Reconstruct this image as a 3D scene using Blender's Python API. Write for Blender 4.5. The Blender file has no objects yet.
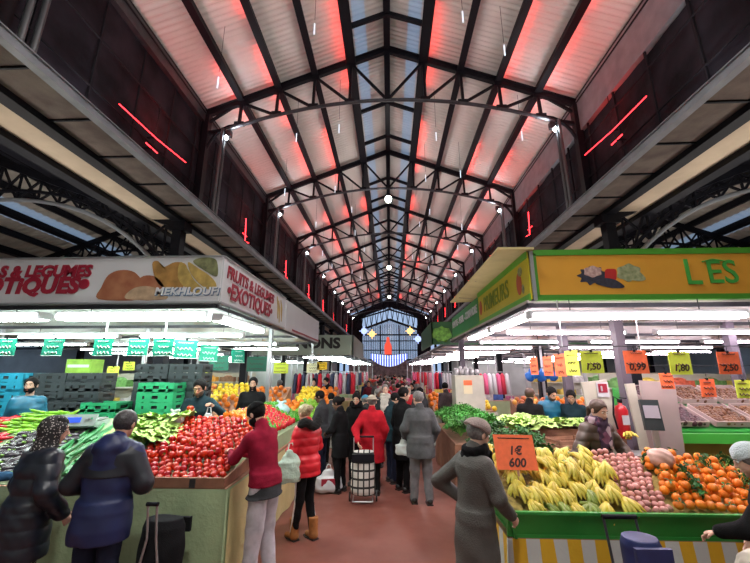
import bpy, math, random
import numpy as np
from mathutils import Vector, Matrix
random.seed(7); RNG = np.random.RandomState(5)
PI = math.pi
sc = bpy.context.scene
COL = sc.collection

# ---------------------------------------------------------------- camera, world, exposure
FPX, PITCH, YAW, CAMH = 360.0, math.radians(13.9), math.radians(2.32), 2.1
cd = bpy.data.cameras.new('camera'); cam = bpy.data.objects.new('camera', cd); COL.objects.link(cam)
cd.sensor_width = 36.0; cd.lens = FPX / 750 * 36.0; cd.clip_end = 300
cam.location = (0, 0, CAMH)
cam.rotation_euler = (PI / 2 + PITCH, 0, YAW)
sc.camera = cam
sc.view_settings.view_transform = 'Standard'; sc.view_settings.look = 'None'
sc.view_settings.gamma = 1.0; sc.view_settings.use_curve_mapping = False
sc.view_settings.exposure = 0.0
w = bpy.data.worlds.new('overcast_sky'); sc.world = w; w.use_nodes = True
bg = w.node_tree.nodes['Background']; bg.inputs[0].default_value = (.50, .68, 1, 1); bg.inputs[1].default_value = .8
try:
    sc.cycles.use_denoising = True
    sc.cycles.max_bounces = 7; sc.cycles.diffuse_bounces = 4; sc.cycles.glossy_bounces = 2
    sc.cycles.sample_clamp_indirect = 4.0
except Exception: pass
L_FLOOD, L_RED, L_TUBE, L_PEND, L_UP, L_AISLE = 60.0, .3, 42.0, 420.0, 130.0, 240.0

# camera axes, only used to turn a measured pixel into a point of the hall at a chosen depth
_f = np.array([-math.sin(YAW) * math.cos(PITCH), math.cos(YAW) * math.cos(PITCH), math.sin(PITCH)])
_r = np.array([math.cos(YAW), math.sin(YAW), 0]); _u = np.cross(_r, _f)
def at(px, py, X=None, Y=None, Z=None):
    d = _f + _r * (px - 375) / FPX + _u * (281.5 - py) / FPX
    t = X / d[0] if X is not None else (Y / d[1] if Y is not None else (Z - CAMH) / d[2])
    return Vector((d[0] * t, d[1] * t, CAMH + d[2] * t))

# ---------------------------------------------------------------- materials
MATS = {}
def mat(name, col, rough=.6, metal=0, emit=None, noise=None, bump=None, wave=None, rand=0, spec=.5, alpha=1, trans=0, build=None, sss=0):
    if name in MATS: return MATS[name]
    m = bpy.data.materials.new(name); m.use_nodes = True; nt = m.node_tree; N = nt.nodes; L = nt.links
    b = N['Principled BSDF']
    c4 = tuple(col) + (1,)
    b.inputs['Base Color'].default_value = c4; b.inputs['Roughness'].default_value = rough
    b.inputs['Metallic'].default_value = metal; b.inputs['Specular IOR Level'].default_value = spec
    b.inputs['Alpha'].default_value = alpha; b.inputs['Transmission Weight'].default_value = trans
    if sss: b.inputs['Subsurface Weight'].default_value = sss; b.inputs['Subsurface Radius'].default_value = (.02, .01, .006)
    if emit: b.inputs['Emission Color'].default_value = tuple(emit[0]) + (1,); b.inputs['Emission Strength'].default_value = emit[1]
    tc = N.new('ShaderNodeTexCoord'); src = None
    if noise:                                        # (scale, amount[, second colour])
        n = N.new('ShaderNodeTexNoise'); n.inputs['Scale'].default_value = noise[0]; n.inputs['Detail'].default_value = 5
        L.new(tc.outputs['Object'], n.inputs['Vector'])
        r = N.new('ShaderNodeValToRGB'); L.new(n.outputs['Fac'], r.inputs[0])
        a = noise[1]
        c2 = noise[2] if len(noise) > 2 else [min(1, x * (1 + a)) for x in col]
        c1 = col if len(noise) > 2 else [x * (1 - a) for x in col]
        r.color_ramp.elements[0].color = tuple(c1) + (1,); r.color_ramp.elements[1].color = tuple(c2) + (1,)
        r.color_ramp.elements[0].position = .35; r.color_ramp.elements[1].position = .65
        src = r.outputs[0]
    if rand:
        oi = N.new('ShaderNodeObjectInfo'); hs = N.new('ShaderNodeHueSaturation')
        mr = N.new('ShaderNodeMapRange'); L.new(oi.outputs['Random'], mr.inputs[0]); mr.inputs[3].default_value = 1 - rand; mr.inputs[4].default_value = 1 + rand
        mh = N.new('ShaderNodeMapRange'); L.new(oi.outputs['Random'], mh.inputs[0]); mh.inputs[3].default_value = .5 - rand * .03; mh.inputs[4].default_value = .5 + rand * .03
        L.new(mr.outputs[0], hs.inputs['Value']); L.new(mh.outputs[0], hs.inputs['Hue'])
        hs.inputs['Color'].default_value = c4
        if src: L.new(src, hs.inputs['Color'])
        src = hs.outputs[0]
    if src: L.new(src, b.inputs['Base Color'])
    h = None
    if wave:                                         # (scale, direction, strength[, distortion])
        n = N.new('ShaderNodeTexWave'); n.inputs['Scale'].default_value = wave[0]; n.bands_direction = wave[1]
        n.inputs['Distortion'].default_value = wave[3] if len(wave) > 3 else 0
        L.new(tc.outputs['Object'], n.inputs['Vector']); h = (n.outputs['Fac'], wave[2])
    elif bump:
        n = N.new('ShaderNodeTexNoise'); n.inputs['Scale'].default_value = bump[0]; n.inputs['Detail'].default_value = 6
        L.new(tc.outputs['Object'], n.inputs['Vector']); h = (n.outputs['Fac'], bump[1])
    if h:
        bp = N.new('ShaderNodeBump'); bp.inputs['Strength'].default_value = h[1]; bp.inputs['Distance'].default_value = .03
        L.new(h[0], bp.inputs['Height']); L.new(bp.outputs[0], b.inputs['Normal'])
    if build: build(m, N, L, b, tc)
    MATS[name] = m
    return m

def emis(name, col, strength):
    m = bpy.data.materials.new(name); m.use_nodes = True; N = m.node_tree.nodes
    for n in list(N): N.remove(n)
    o = N.new('ShaderNodeOutputMaterial'); e = N.new('ShaderNodeEmission')
    e.inputs[0].default_value = tuple(col) + (1,); e.inputs[1].default_value = strength
    m.node_tree.links.new(e.outputs[0], o.inputs[0]); MATS[name] = m; return m

# ---------------------------------------------------------------- mesh helper
def rot(ax=0, ay=0, az=0): return Matrix.Rotation(az, 3, 'Z') @ Matrix.Rotation(ay, 3, 'Y') @ Matrix.Rotation(ax, 3, 'X')
class MB:
    def __init__(s): s.v = []; s.f = []; s.sm = []; s.mi = []; s.cur = 0
    def add(s, vs, fs, smooth=False):
        k = len(s.v); s.v += [tuple(v) for v in vs]
        for f in fs: s.f.append([i + k for i in f]); s.sm.append(smooth); s.mi.append(s.cur)
        return s
    def box(s, c, d, R=None):
        vs = []
        for x in (-.5, .5):
            for y in (-.5, .5):
                for z in (-.5, .5):
                    p = Vector((x * d[0], y * d[1], z * d[2]))
                    if R: p = R @ p
                    vs.append(Vector(c) + p)
        return s.add(vs, [(0, 1, 3, 2), (4, 6, 7, 5), (0, 4, 5, 1), (2, 3, 7, 6), (0, 2, 6, 4), (1, 5, 7, 3)])
    def b2(s, lo, hi): return s.box([(a + b) / 2 for a, b in zip(lo, hi)], [b - a for a, b in zip(lo, hi)])
    def bar(s, p0, p1, w, h=None, up=(0, 0, 1)):
        p0, p1 = Vector(p0), Vector(p1); d = p1 - p0; l = d.length
        if l < 1e-6: return s
        d.normalize(); u = Vector(up)
        if abs(d.dot(u)) > .98: u = Vector((0, 1, 0)) if abs(d.y) < .9 else Vector((1, 0, 0))
        sx = d.cross(u).normalized(); u = sx.cross(d)
        R = Matrix((sx, d, u)).transposed()
        return s.box((p0 + p1) / 2, (w, l, h or w), R)
    def tube(s, pts, r, n=8, cap=True):
        pts = [Vector(p) for p in pts]; m = len(pts)
        rr = r if isinstance(r, (list, tuple)) else [r] * m
        vs = []; prev = None
        for i, p in enumerate(pts):
            d = (pts[min(i + 1, m - 1)] - pts[max(i - 1, 0)]).normalized()
            if prev is None:
                a = Vector((0, 0, 1)) if abs(d.z) < .9 else Vector((1, 0, 0)); sx = d.cross(a).normalized()
            else: sx = (prev - d * prev.dot(d)).normalized()
            prev = sx; sy = d.cross(sx)
            for k in range(n):
                t = 2 * PI * k / n; vs.append(p + (sx * math.cos(t) + sy * math.sin(t)) * rr[i])
        fs = [(i * n + k, i * n + (k + 1) % n, (i + 1) * n + (k + 1) % n, (i + 1) * n + k) for i in range(m - 1) for k in range(n)]
        s.add(vs, fs, True)
        if cap: s.add(vs[:n], [tuple(range(n))[::-1]]); s.add(vs[-n:], [tuple(range(n))])
        return s
    def lathe(s, prof, n=16, c=(0, 0, 0), fn=None, smooth=True):
        vs = []; c = Vector(c)
        for r, z in prof:
            for k in range(n):
                t = 2 * PI * k / n; q = r * (fn(t, z) if fn else 1); vs.append(c + Vector((q * math.cos(t), q * math.sin(t), z)))
        m = len(prof)
        fs = [(i * n + k, i * n + (k + 1) % n, (i + 1) * n + (k + 1) % n, (i + 1) * n + k) for i in range(m - 1) for k in range(n)]
        if prof[0][0] > 1e-4: fs.append(tuple(range(n))[::-1])
        if prof[-1][0] > 1e-4: fs.append(tuple((m - 1) * n + k for k in range(n)))
        return s.add(vs, fs, smooth)
    def ell(s, c, r, R=None, n=12, m=8, fn=None):
        vs = []; c = Vector(c)
        for i in range(m + 1):
            ph = PI * i / m
            for k in range(n):
                t = 2 * PI * k / n
                p = Vector((math.sin(ph) * math.cos(t), math.sin(ph) * math.sin(t), math.cos(ph)))
                q = fn(p) if fn else 1
                p = Vector((p.x * r[0], p.y * r[1], p.z * r[2])) * q
                vs.append(c + (R @ p if R else p))
        fs = [((i + 1) * n + k, (i + 1) * n + (k + 1) % n, i * n + (k + 1) % n, i * n + k) for i in range(m) for k in range(n)]
        return s.add(vs, fs, True)
    def prism(s, poly, p0, ux, uy, th):          # flat outline with a thickness along ux x uy
        ux, uy = Vector(ux), Vector(uy); n = ux.cross(uy).normalized() * th; p0 = Vector(p0)
        a = [p0 + ux * x + uy * y for x, y in poly]; k = len(a)
        return s.add(a + [q + n for q in a], [tuple(range(k))[::-1], tuple(range(k, 2 * k))] + [(i, (i + 1) % k, (i + 1) % k + k, i + k) for i in range(k)])
    def build(s, name, m, parent=None, loc=None, mesh_only=False):
        me = bpy.data.meshes.new(name); me.from_pydata(s.v, [], s.f)
        me.polygons.foreach_set('use_smooth', s.sm); me.polygons.foreach_set('material_index', s.mi)
        for x in (m if isinstance(m, (list, tuple)) else [m]): me.materials.append(x)
        me.update()
        if mesh_only: return me
        return link(name, me, parent, loc)
def link(name, me, parent=None, loc=None, rz=0):
    o = bpy.data.objects.new(name, me); COL.objects.link(o)
    if parent: o.parent = parent
    if loc is not None: o.location = loc
    if rz: o.rotation_euler.z = rz
    return o
def tag(o, label=None, cat=None, group=None, kind=None):
    if label: o['label'] = label
    if cat: o['category'] = cat
    if group: o['group'] = group
    if kind: o['kind'] = kind
    return o
def empty(name, loc, label, cat, group=None, rz=0, scale=1):
    o = bpy.data.objects.new(name, None); COL.objects.link(o); o.location = loc; o.rotation_euler.z = rz; o.scale = (scale,) * 3
    return tag(o, label, cat, group)
def kids(o): return [c for c in KIDS.get(o.name, [])]
KIDS = {}
def copy_tree(o, loc, rz=None, scale=None, label=None, group=None, parent=None, R=None):
    c = o.copy(); COL.objects.link(c)
    if parent: c.parent = parent
    if loc is not None: c.location = loc
    if rz is not None: c.rotation_euler.z = rz
    if R is not None: c.rotation_euler = R
    if scale: c.scale = (scale,) * 3 if not isinstance(scale, tuple) else scale
    if label: c['label'] = label
    if group: c['group'] = group
    for ch in [k for k in o.children]:
        d = ch.copy(); COL.objects.link(d); d.parent = c
        for g in ch.children:
            e = g.copy(); COL.objects.link(e); e.parent = d
    return c
def struct(mb, name, m, parent=None):
    o = mb.build(name, m, parent)
    if not parent: o['kind'] = 'structure'
    return o
def text(name, s, size, m, parent, loc, R=(PI / 2, 0, 0), bold=0, shear=0, align='CENTER', ext=.004, sx=1, space=1):
    cu = bpy.data.curves.new(name, 'FONT'); cu.body = s; cu.size = size; cu.extrude = ext; cu.offset = bold; cu.shear = shear
    cu.align_x = align; cu.align_y = 'CENTER'; cu.space_character = space; cu.resolution_u = 3
    to = bpy.data.objects.new(name + '_c', cu); COL.objects.link(to)
    bpy.context.view_layer.update()
    me = bpy.data.meshes.new_from_object(to.evaluated_get(bpy.context.evaluated_depsgraph_get()))
    bpy.data.objects.remove(to); bpy.data.curves.remove(cu)
    me.materials.clear(); me.materials.append(m); me.name = name
    o = link(name, me, parent, loc); o.rotation_euler = R; o.scale = (sx, 1, 1)
    return o

# ---------------------------------------------------------------- signed distance bodies
class SDF:
    def __init__(s, lo, hi, h):
        s.h = h; s.ax = [np.arange(lo[i] - 3 * h, hi[i] + 4 * h, h, dtype=np.float32) for i in range(3)]
        s.f = np.full([len(a) for a in s.ax], .5, np.float32)
    def sub(s, lo, hi, m):
        sl = []
        for i in range(3):
            a = max(0, int(np.searchsorted(s.ax[i], lo[i] - m)) - 1); b = min(len(s.ax[i]), int(np.searchsorted(s.ax[i], hi[i] + m)) + 1)
            if b - a < 1: return None, None
            sl.append(slice(a, b))
        g = np.meshgrid(*[s.ax[i][sl[i]] for i in range(3)], indexing='ij')
        return tuple(sl), g
    def put(s, sl, d, k, op):
        b = s.f[sl]
        if op == 's': d = -d
        if op == 'u':
            if k > 0:
                h = np.clip(.5 + .5 * (b - d) / k, 0, 1); s.f[sl] = b * (1 - h) + d * h - k * h * (1 - h)
            else: s.f[sl] = np.minimum(b, d)
        else:
            if k > 0:
                h = np.clip(.5 - .5 * (b - d) / k, 0, 1); s.f[sl] = b * (1 - h) + d * h + k * h * (1 - h)
            else: s.f[sl] = np.maximum(b, d)
    def cap(s, p0, p1, r0, r1, k=.02, flat=None, op='u'):
        p0 = np.array(p0, float); p1 = np.array(p1, float); R = max(r0, r1)
        sl, g = s.sub(np.minimum(p0, p1) - R, np.maximum(p0, p1) + R, k + 3 * s.h)
        if sl is None: return s
        q = [g[i] - p0[i] for i in range(3)]; d = p1 - p0; dd = max(d @ d, 1e-9)
        t = np.clip((q[0] * d[0] + q[1] * d[1] + q[2] * d[2]) / dd, 0, 1)
        q = [q[i] - d[i] * t for i in range(3)]
        if flat:
            n = np.array(flat[0], float); n /= np.linalg.norm(n); e = (1 / flat[1] - 1); c = (q[0] * n[0] + q[1] * n[1] + q[2] * n[2]) * e
            q = [q[i] + n[i] * c for i in range(3)]
        dist = np.sqrt(q[0] ** 2 + q[1] ** 2 + q[2] ** 2) - (r0 + (r1 - r0) * t)
        if flat: dist = dist * (flat[1] ** .5)
        s.put(sl, dist.astype(np.float32), k, op); return s
    def ell(s, c, r, R=None, k=.01, op='u'):
        c = np.array(c, float); m = max(r)
        if op == 'i': sl, g = s.sub(c - 9, c + 9, 0)
        else: sl, g = s.sub(c - m, c + m, k + 3 * s.h)
        if sl is None: return s
        q = [g[i] - c[i] for i in range(3)]
        if R is not None: q = [R[0][i] * q[0] + R[1][i] * q[1] + R[2][i] * q[2] for i in range(3)]
        k0 = np.sqrt((q[0] / r[0]) ** 2 + (q[1] / r[1]) ** 2 + (q[2] / r[2]) ** 2) + 1e-6
        k1 = np.sqrt((q[0] / r[0] ** 2) ** 2 + (q[1] / r[1] ** 2) ** 2 + (q[2] / r[2] ** 2) ** 2) + 1e-6
        s.put(sl, (k0 * (k0 - 1) / k1).astype(np.float32), k, op); return s
    def cut(s, p, n, k=.004):                       # keep the side the normal points away from
        n = np.array(n, float); n /= np.linalg.norm(n)
        g = np.meshgrid(*s.ax, indexing='ij'); d = sum((g[i] - p[i]) * n[i] for i in range(3))
        s.put((slice(None),) * 3, d.astype(np.float32), k, 'i'); return s
    def loft(s, secs, k=.03, R=None, piv=(0, 0, 0)):
        secs = np.array(secs, float); a = secs[:, 1].max() + .25
        g = np.meshgrid(*s.ax, indexing='ij')
        q = [g[i] - piv[i] for i in range(3)]
        if R is not None: q = [R[0][i] * q[0] + R[1][i] * q[1] + R[2][i] * q[2] for i in range(3)]
        q = [q[i] + piv[i] for i in range(3)]; z = q[2]
        zz = secs[:, 0]; ip = lambda j: np.interp(z, zz, secs[:, j])
        A, B, cx, cy = ip(1), ip(2), ip(3), ip(4)
        rad = np.sqrt(((q[0] - cx) / A) ** 2 + ((q[1] - cy) / B) ** 2)
        d = (rad - 1) * np.minimum(A, B) * (.6 + .4 * 1); e = np.maximum(zz[0] - z, z - zz[-1])
        d = np.where(e > 0, np.sqrt(np.maximum(d, 0) ** 2 + e ** 2), np.maximum(d, e))
        s.put((slice(None),) * 3, d.astype(np.float32), k, 'u'); return s
    def wrinkle(s, amp, sc_=28, ph=0, zs=1):
        g = np.meshgrid(*s.ax, indexing='ij'); x, y, z = g
        n = np.sin(sc_ * z * zs + 3 * np.sin(sc_ * .35 * x + ph) + 2.3 * np.sin(sc_ * .3 * y + 1.7 * ph)) * .6 + np.sin(sc_ * 1.7 * (x * .6 + z * .8) + 2 * np.sin(sc_ * .5 * y + ph)) * .4
        s.f += (amp * n).astype(np.float32); return s
    def quilt(s, amp, per, R=None, piv=(0, 0, 0)):
        g = np.meshgrid(*s.ax, indexing='ij')
        q = [g[i] - piv[i] for i in range(3)]
        z = q[2] if R is None else R[0][2] * q[0] + R[1][2] * q[1] + R[2][2] * q[2]
        s.f += (amp * (1 - np.abs(np.sin(PI * z / per)) ** .5 * 1.6)).astype(np.float32); return s
    def mesh(s, name):
        f = s.f; f[0] = f[-1] = .1; f[:, 0] = f[:, -1] = .1; f[:, :, 0] = f[:, :, -1] = .1
        ins = f < 0; nx, ny, nz = f.shape
        C = [ins[i:nx - 1 + i, j:ny - 1 + j, k:nz - 1 + k] for i in (0, 1) for j in (0, 1) for k in (0, 1)]
        anyv = np.logical_or.reduce(C); allv = np.logical_and.reduce(C); act = anyv & ~allv
        I, J, K = np.nonzero(act); n = len(I)
        if n == 0: return bpy.data.meshes.new(name)
        idx = np.full(act.shape, -1, np.int64); idx[I, J, K] = np.arange(n)
        corners = [(i, j, k) for i in (0, 1) for j in (0, 1) for k in (0, 1)]
        V = [f[I + c[0], J + c[1], K + c[2]] for c in corners]
        acc = np.zeros((n, 3)); cnt = np.zeros(n)
        for a in range(8):
            for b in range(a + 1, 8):
                ca, cb = np.array(corners[a]), np.array(corners[b])
                if abs(ca - cb).sum() != 1: continue
                m = (V[a] < 0) != (V[b] < 0)
                t = np.where(m, V[a] / np.where(m, V[a] - V[b], 1), 0)
                acc += (ca + (cb - ca) * t[:, None]) * m[:, None]; cnt += m
        P = acc / cnt[:, None] + np.stack([I, J, K], 1)
        P = P * s.h + np.array([a[0] for a in s.ax])
        quads = []
        for ax in range(3):
            sl0 = [slice(1, -1)] * 3; sl1 = [slice(1, -1)] * 3
            sl0[ax] = slice(0, -1); sl1[ax] = slice(1, None)
            A = ins[tuple(sl0)]; B = ins[tuple(sl1)]
            o = [1, 1, 1]; o[ax] = 0
            u, v = [(1, 2), (2, 0), (0, 1)][ax]
            for flip, M_ in ((False, A & ~B), (True, ~A & B)):
                e = np.stack(np.nonzero(M_), 1) + np.array(o)
                if len(e) == 0: continue
                du = np.zeros(3, int); du[u] = 1; dv = np.zeros(3, int); dv[v] = 1
                q = [e - du - dv, e - dv, e, e - du]
                if flip: q = q[::-1]
                quads.append(np.stack([idx[x[:, 0], x[:, 1], x[:, 2]] for x in q], 1))
        Q = np.concatenate(quads)
        me = bpy.data.meshes.new(name)
        me.vertices.add(n); me.vertices.foreach_set('co', P.astype(np.float32).ravel())
        me.loops.add(len(Q) * 4); me.loops.foreach_set('vertex_index', Q.astype(np.int32).ravel())
        me.polygons.add(len(Q)); me.polygons.foreach_set('loop_start', np.arange(0, len(Q) * 4, 4, dtype=np.int32))
        try: me.polygons.foreach_set('loop_total', np.full(len(Q), 4, np.int32))
        except Exception: pass
        me.polygons.foreach_set('use_smooth', np.ones(len(Q), bool))
        me.update(calc_edges=True); me.validate()
        return me
    def build(s, name, m, parent, loc=None):
        me = s.mesh(name); me.materials.append(m); return link(name, me, parent, loc)
# ================================================================ THE HALL
TY = [3.9 + 5.55 * k for k in range(9)]            # truss lines
YE = 52.0
m_steel = mat('dark_steel', (.009, .009, .013), .5, spec=.15)
m_steel2 = mat('grey_steel', (.05, .05, .06), .4, .3, noise=(6, .2))
m_ledge = mat('ledge_steel', (.21, .22, .25), .5, noise=(3, .15))
m_soffit = mat('stained_concrete', (.10, .075, .065), .9, noise=(2.2, .0, (.17, .135, .115)), bump=(30, .3))
m_beige = mat('beige_board', (.50, .40, .29), .8, noise=(1.5, .1))
m_roof = mat('roof_sheet', (.60, .57, .55), .55, noise=(.7, .0, (.66, .64, .62)))
m_roof2 = mat('aisle_sheet', (.42, .39, .35), .6, noise=(.6, .12))
m_net = mat('dark_netting', (.013, .011, .015), .7, noise=(1.2, .0, (.034, .028, .038)), bump=(5, .6), spec=.08)
m_cream = mat('cream_paint', (.50, .48, .40), .7, noise=(4, .08))
def _trans(m, N, L, b, tc):
    t = N.new('ShaderNodeBsdfTranslucent'); t.inputs[0].default_value = (.62, .70, .74, 1)
    mx = N.new('ShaderNodeMixShader'); mx.inputs[0].default_value = .45
    L.new(b.outputs[0], mx.inputs[1]); L.new(t.outputs[0], mx.inputs[2])
    L.new(mx.outputs[0], [n for n in N if n.type == 'OUTPUT_MATERIAL'][0].inputs[0])
m_skylite = mat('translucent_sheet', (.55, .62, .66), .5, build=_trans)
def _floor(m, N, L, b, tc):
    n = N.new('ShaderNodeTexNoise'); n.inputs['Scale'].default_value = .9; n.inputs['Detail'].default_value = 8; n.inputs['Roughness'].default_value = .65
    L.new(tc.outputs['Object'], n.inputs[0]); r = N.new('ShaderNodeValToRGB'); L.new(n.outputs[0], r.inputs[0])
    e = r.color_ramp.elements; e[0].color = (.15, .046, .032, 1); e[0].position = .3; e[1].color = (.25, .092, .070, 1); e[1].position = .72
    L.new(r.outputs[0], b.inputs['Base Color'])
    n2 = N.new('ShaderNodeTexNoise'); n2.inputs['Scale'].default_value = 3; L.new(tc.outputs['Object'], n2.inputs[0])
    mr = N.new('ShaderNodeMapRange'); L.new(n2.outputs[0], mr.inputs[0]); mr.inputs[3].default_value = .25; mr.inputs[4].default_value = .6; L.new(mr.outputs[0], b.inputs['Roughness'])
m_floor = mat('red_painted_concrete', (.27, .09, .07), .4, build=_floor)
struct(MB().b2((-36, -2, -.1), (36, YE + 2, 0)), 'floor', m_floor)

def roof_z(x): return 12.1 - .395 * abs(x)
XN = [1.14 * k for k in range(6)]
def corrug(x0, z0, x1, z1, y0, y1, pitch=.15, amp=.022):
    mb = MB(); n = int((y1 - y0) / pitch * 4); vs = []
    d = Vector((x1 - x0, 0, z1 - z0)).normalized(); nz = Vector((-d.z, 0, d.x)); nz = nz if nz.z > 0 else -nz
    for i in range(n + 1):
        y = y0 + (y1 - y0) * i / n; q = [0, 1, 1, 0][i % 4] * amp
        vs += [Vector((x0, y, z0)) + nz * q, Vector((x1, y, z1)) + nz * q]
    return mb.add(vs, [(2 * i, 2 * i + 1, 2 * i + 3, 2 * i + 2) for i in range(n)])
for sd in (-1, 1):
    side = 'left' if sd < 0 else 'right'
    up = .24
    o = struct(corrug(0, 12.1 + up, sd * .62, roof_z(.62) + up, -1.6, YE), 'ceiling', m_roof)
    struct(corrug(sd * .62, roof_z(.62) + up, sd * .98, roof_z(.98) + up, -1.6, YE), 'ceiling', m_skylite)
    struct(corrug(sd * .98, roof_z(.98) + up, sd * 5.8, roof_z(5.8) + up, -1.6, YE), 'ceiling', m_roof)
    # purlins along the hall
    PU = MB()
    for k, x in enumerate(XN):
        hw = (.10, .22) if k != 1 else (.15, .3)
        mb = MB().b2((sd * x - hw[0] / 2, -1.6, roof_z(x) + up - .03 - hw[1]), (sd * x + hw[0] / 2, YE, roof_z(x) + up - .03)) if (k or sd < 0) else None
        if mb:
            mb.b2((sd * x - hw[0], -1.6, roof_z(x) + up - .05 - hw[1]), (sd * x + hw[0], YE, roof_z(x) + up - .03 - hw[1] + .02))
            PU.add(mb.v, mb.f)
    struct(PU, 'ceiling_purlins', m_steel)
    AB = MB()
    # eave beam, netting clerestory, ledge
    struct(MB().b2((min(sd * 5.62, sd * 5.95), -1.6, 8.9 if sd > 0 else 9.55), (max(sd * 5.62, sd * 5.95), YE, 9.95)), 'trim_eave_' + side, m_ledge if sd > 0 else m_steel2)
    mb = MB(); vs = []; n = 260; 
    for i in range(n + 1):
        y = -1.6 + (YE + 1.6) * i / n; dx = .03 * math.sin(y * 3.1) + .02 * math.sin(y * 7.7 + 1)
        vs += [(sd * (5.75 + dx), y, 6.35), (sd * (5.75 + dx * .3), y, 9.4 if sd > 0 else 9.6)]
    mb.add(vs, [(2 * i, 2 * i + 1, 2 * i + 3, 2 * i + 2) for i in range(n)], True)
    struct(mb, 'wall_' + side, m_net)
    mb = MB()
    for k in range(46): 
        y = -1.5 + 1.17 * k; mb.b2((sd * 5.66 - .02, y, 6.4), (sd * 5.66 + .02, y + .045, 9.4))
    for z in (7.35, 8.45): mb.b2((sd * 5.65 - .015, -1.6, z), (sd * 5.65 + .015, YE, z + .035))
    struct(mb, 'trim_netting_rails_' + side, mat('netting_rail', (.020, .017, .022), .8, spec=.1))
    lo, hi = sorted((sd * 5.0, sd * 5.12))
    mb = MB().b2((lo, -1.6, 6.30), (hi, YE, 6.46))
    for z in (6.29, 6.45): mb.b2((sd * 5.04 - .07, -1.6, z), (sd * 5.04 + .07, YE, z + .02))
    struct(mb, 'trim_ledge_beam_' + side, m_ledge)
    lo, hi = sorted((sd * 5.1, sd * 5.88)); struct(MB().b2((lo, -1.6, 6.34), (hi, YE, 6.44)), 'trim_ledge_soffit_' + side, m_soffit)
    mb = MB()
    for k in range(48): mb.b2((min(sd * 5.12, sd * 5.88), -1.5 + k * 1.11, 6.3), (max(sd * 5.12, sd * 5.88), -1.47 + k * 1.11, 6.34))
    struct(mb, 'trim_soffit_joints_' + side, m_steel)
    lo, hi = sorted((sd * 5.88, sd * 6.14)); struct(MB().b2((lo, -1.6, 6.22), (hi, YE, 6.9)), 'trim_valley_girder_' + side, m_steel)
    lo, hi = sorted((sd * 6.14, sd * 6.92)); struct(MB().b2((lo, -1.6, 6.33), (hi, YE, 6.39)), 'trim_beige_soffit_' + side, m_beige)
    lo, hi = sorted((sd * 6.92, sd * 7.2)); struct(MB().b2((lo, -1.6, 6.2), (hi, YE, 6.6)), 'trim_gutter_girder_' + side, m_steel)
    # side aisles: two gables each
    for g in (0, 1):
        xc = 12.0 + 12.4 * g; half = 6.2 if g else 5.8
        for s2 in (-1, 1):
            def az(x): return 8.75 - .37 * abs(x - xc)
            xs = [xc + s2 * half * t for t in (0, .3, .45, 1)]
            for a, b_, m in ((xs[0], xs[1], m_roof2), (xs[1], xs[2], m_skylite), (xs[2], xs[3], m_roof2)):
                struct(corrug(sd * a, az(a), sd * b_, az(b_), -1.6, 34, .3, .03), 'ceiling', m)
            for k in range(1, 6):
                x = xc + s2 * half * k / 5.6; AB.b2((sd * x - .06, -1.6, az(x) - .28), (sd * x + .06, 34, az(x) - .04))
                if g == 0 and k in (2, 4): AB.b2((sd * x - .16, -1.6, az(x) - .30), (sd * x + .16, 34, az(x) - .27))
        AB.b2((sd * xc - .08, -1.6, 8.4), (sd * xc + .08, 34, 8.7))
    struct(AB, 'ceiling_aisle_purlins', m_steel)
    # aisle end wall with its window band
    def W(lo, hi): return (min(sd * lo[0], sd * hi[0]), lo[1], lo[2]), (max(sd * lo[0], sd * hi[0]), hi[1], hi[2])
    mb = MB().b2(*W((6, 33, 0), (37, 33.3, 4.9))); mb.b2(*W((6, 33, 6.9), (37, 33.3, 9)))
    struct(mb, 'wall_back_' + side, mat('grey_wall', (.50, .54, .52), .8, noise=(1, .1)))
    mb = MB()
    for k in range(26): mb.b2(*W((6 + k * 1.2, 32.9, 4.9), (6.1 + k * 1.2, 33.2, 6.9)))
    mb.b2(*W((6, 32.9, 4.8), (37, 33.2, 5.0))); mb.b2(*W((6, 32.9, 6.8), (37, 33.2, 7.0))); mb.b2(*W((6, 32.95, 5.9), (37, 33.1, 5.96)))
    struct(mb, 'window_' + ('1' if sd < 0 else '2'), m_steel)
    lo, hi = sorted((sd * 36.6, sd * 37)); struct(MB().b2((lo, -2, 0), (hi, 34, 9)), 'wall_outer_' + side, MATS['grey_wall'])
    lo, hi = sorted((sd * 7.2, sd * 7.4)); struct(MB().b2((lo, 33.3, 0), (hi, YE + .3, 9)), 'wall_far_' + side, MATS['grey_wall'])
    mb = MB()
    for k in range(6): mb.bar((sd * (7.2 + 5 * k), 32.6, 4.1), (sd * (9.6 + 5 * k), 32.6, 4.8), .1, .12); mb.bar((sd * (12 + 5 * k), 32.6, 4.1), (sd * (9.8 + 5 * k), 32.6, 4.8), .1, .12)
    mb.b2(*W((6, 32.5, 4.0), (37, 32.7, 4.12)))
    struct(mb, 'trim_brace_' + side, m_steel)
m_glass = mat('window_glass', (.6, .75, .85), .1, alpha=.22)
for sd in (-1, 1): struct(MB().b2((min(sd * 6, sd * 37), 33.12, 4.9), (max(sd * 6, sd * 37), 33.14, 6.9)), 'window_pane_' + ('1' if sd < 0 else '2'), m_glass)

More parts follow.
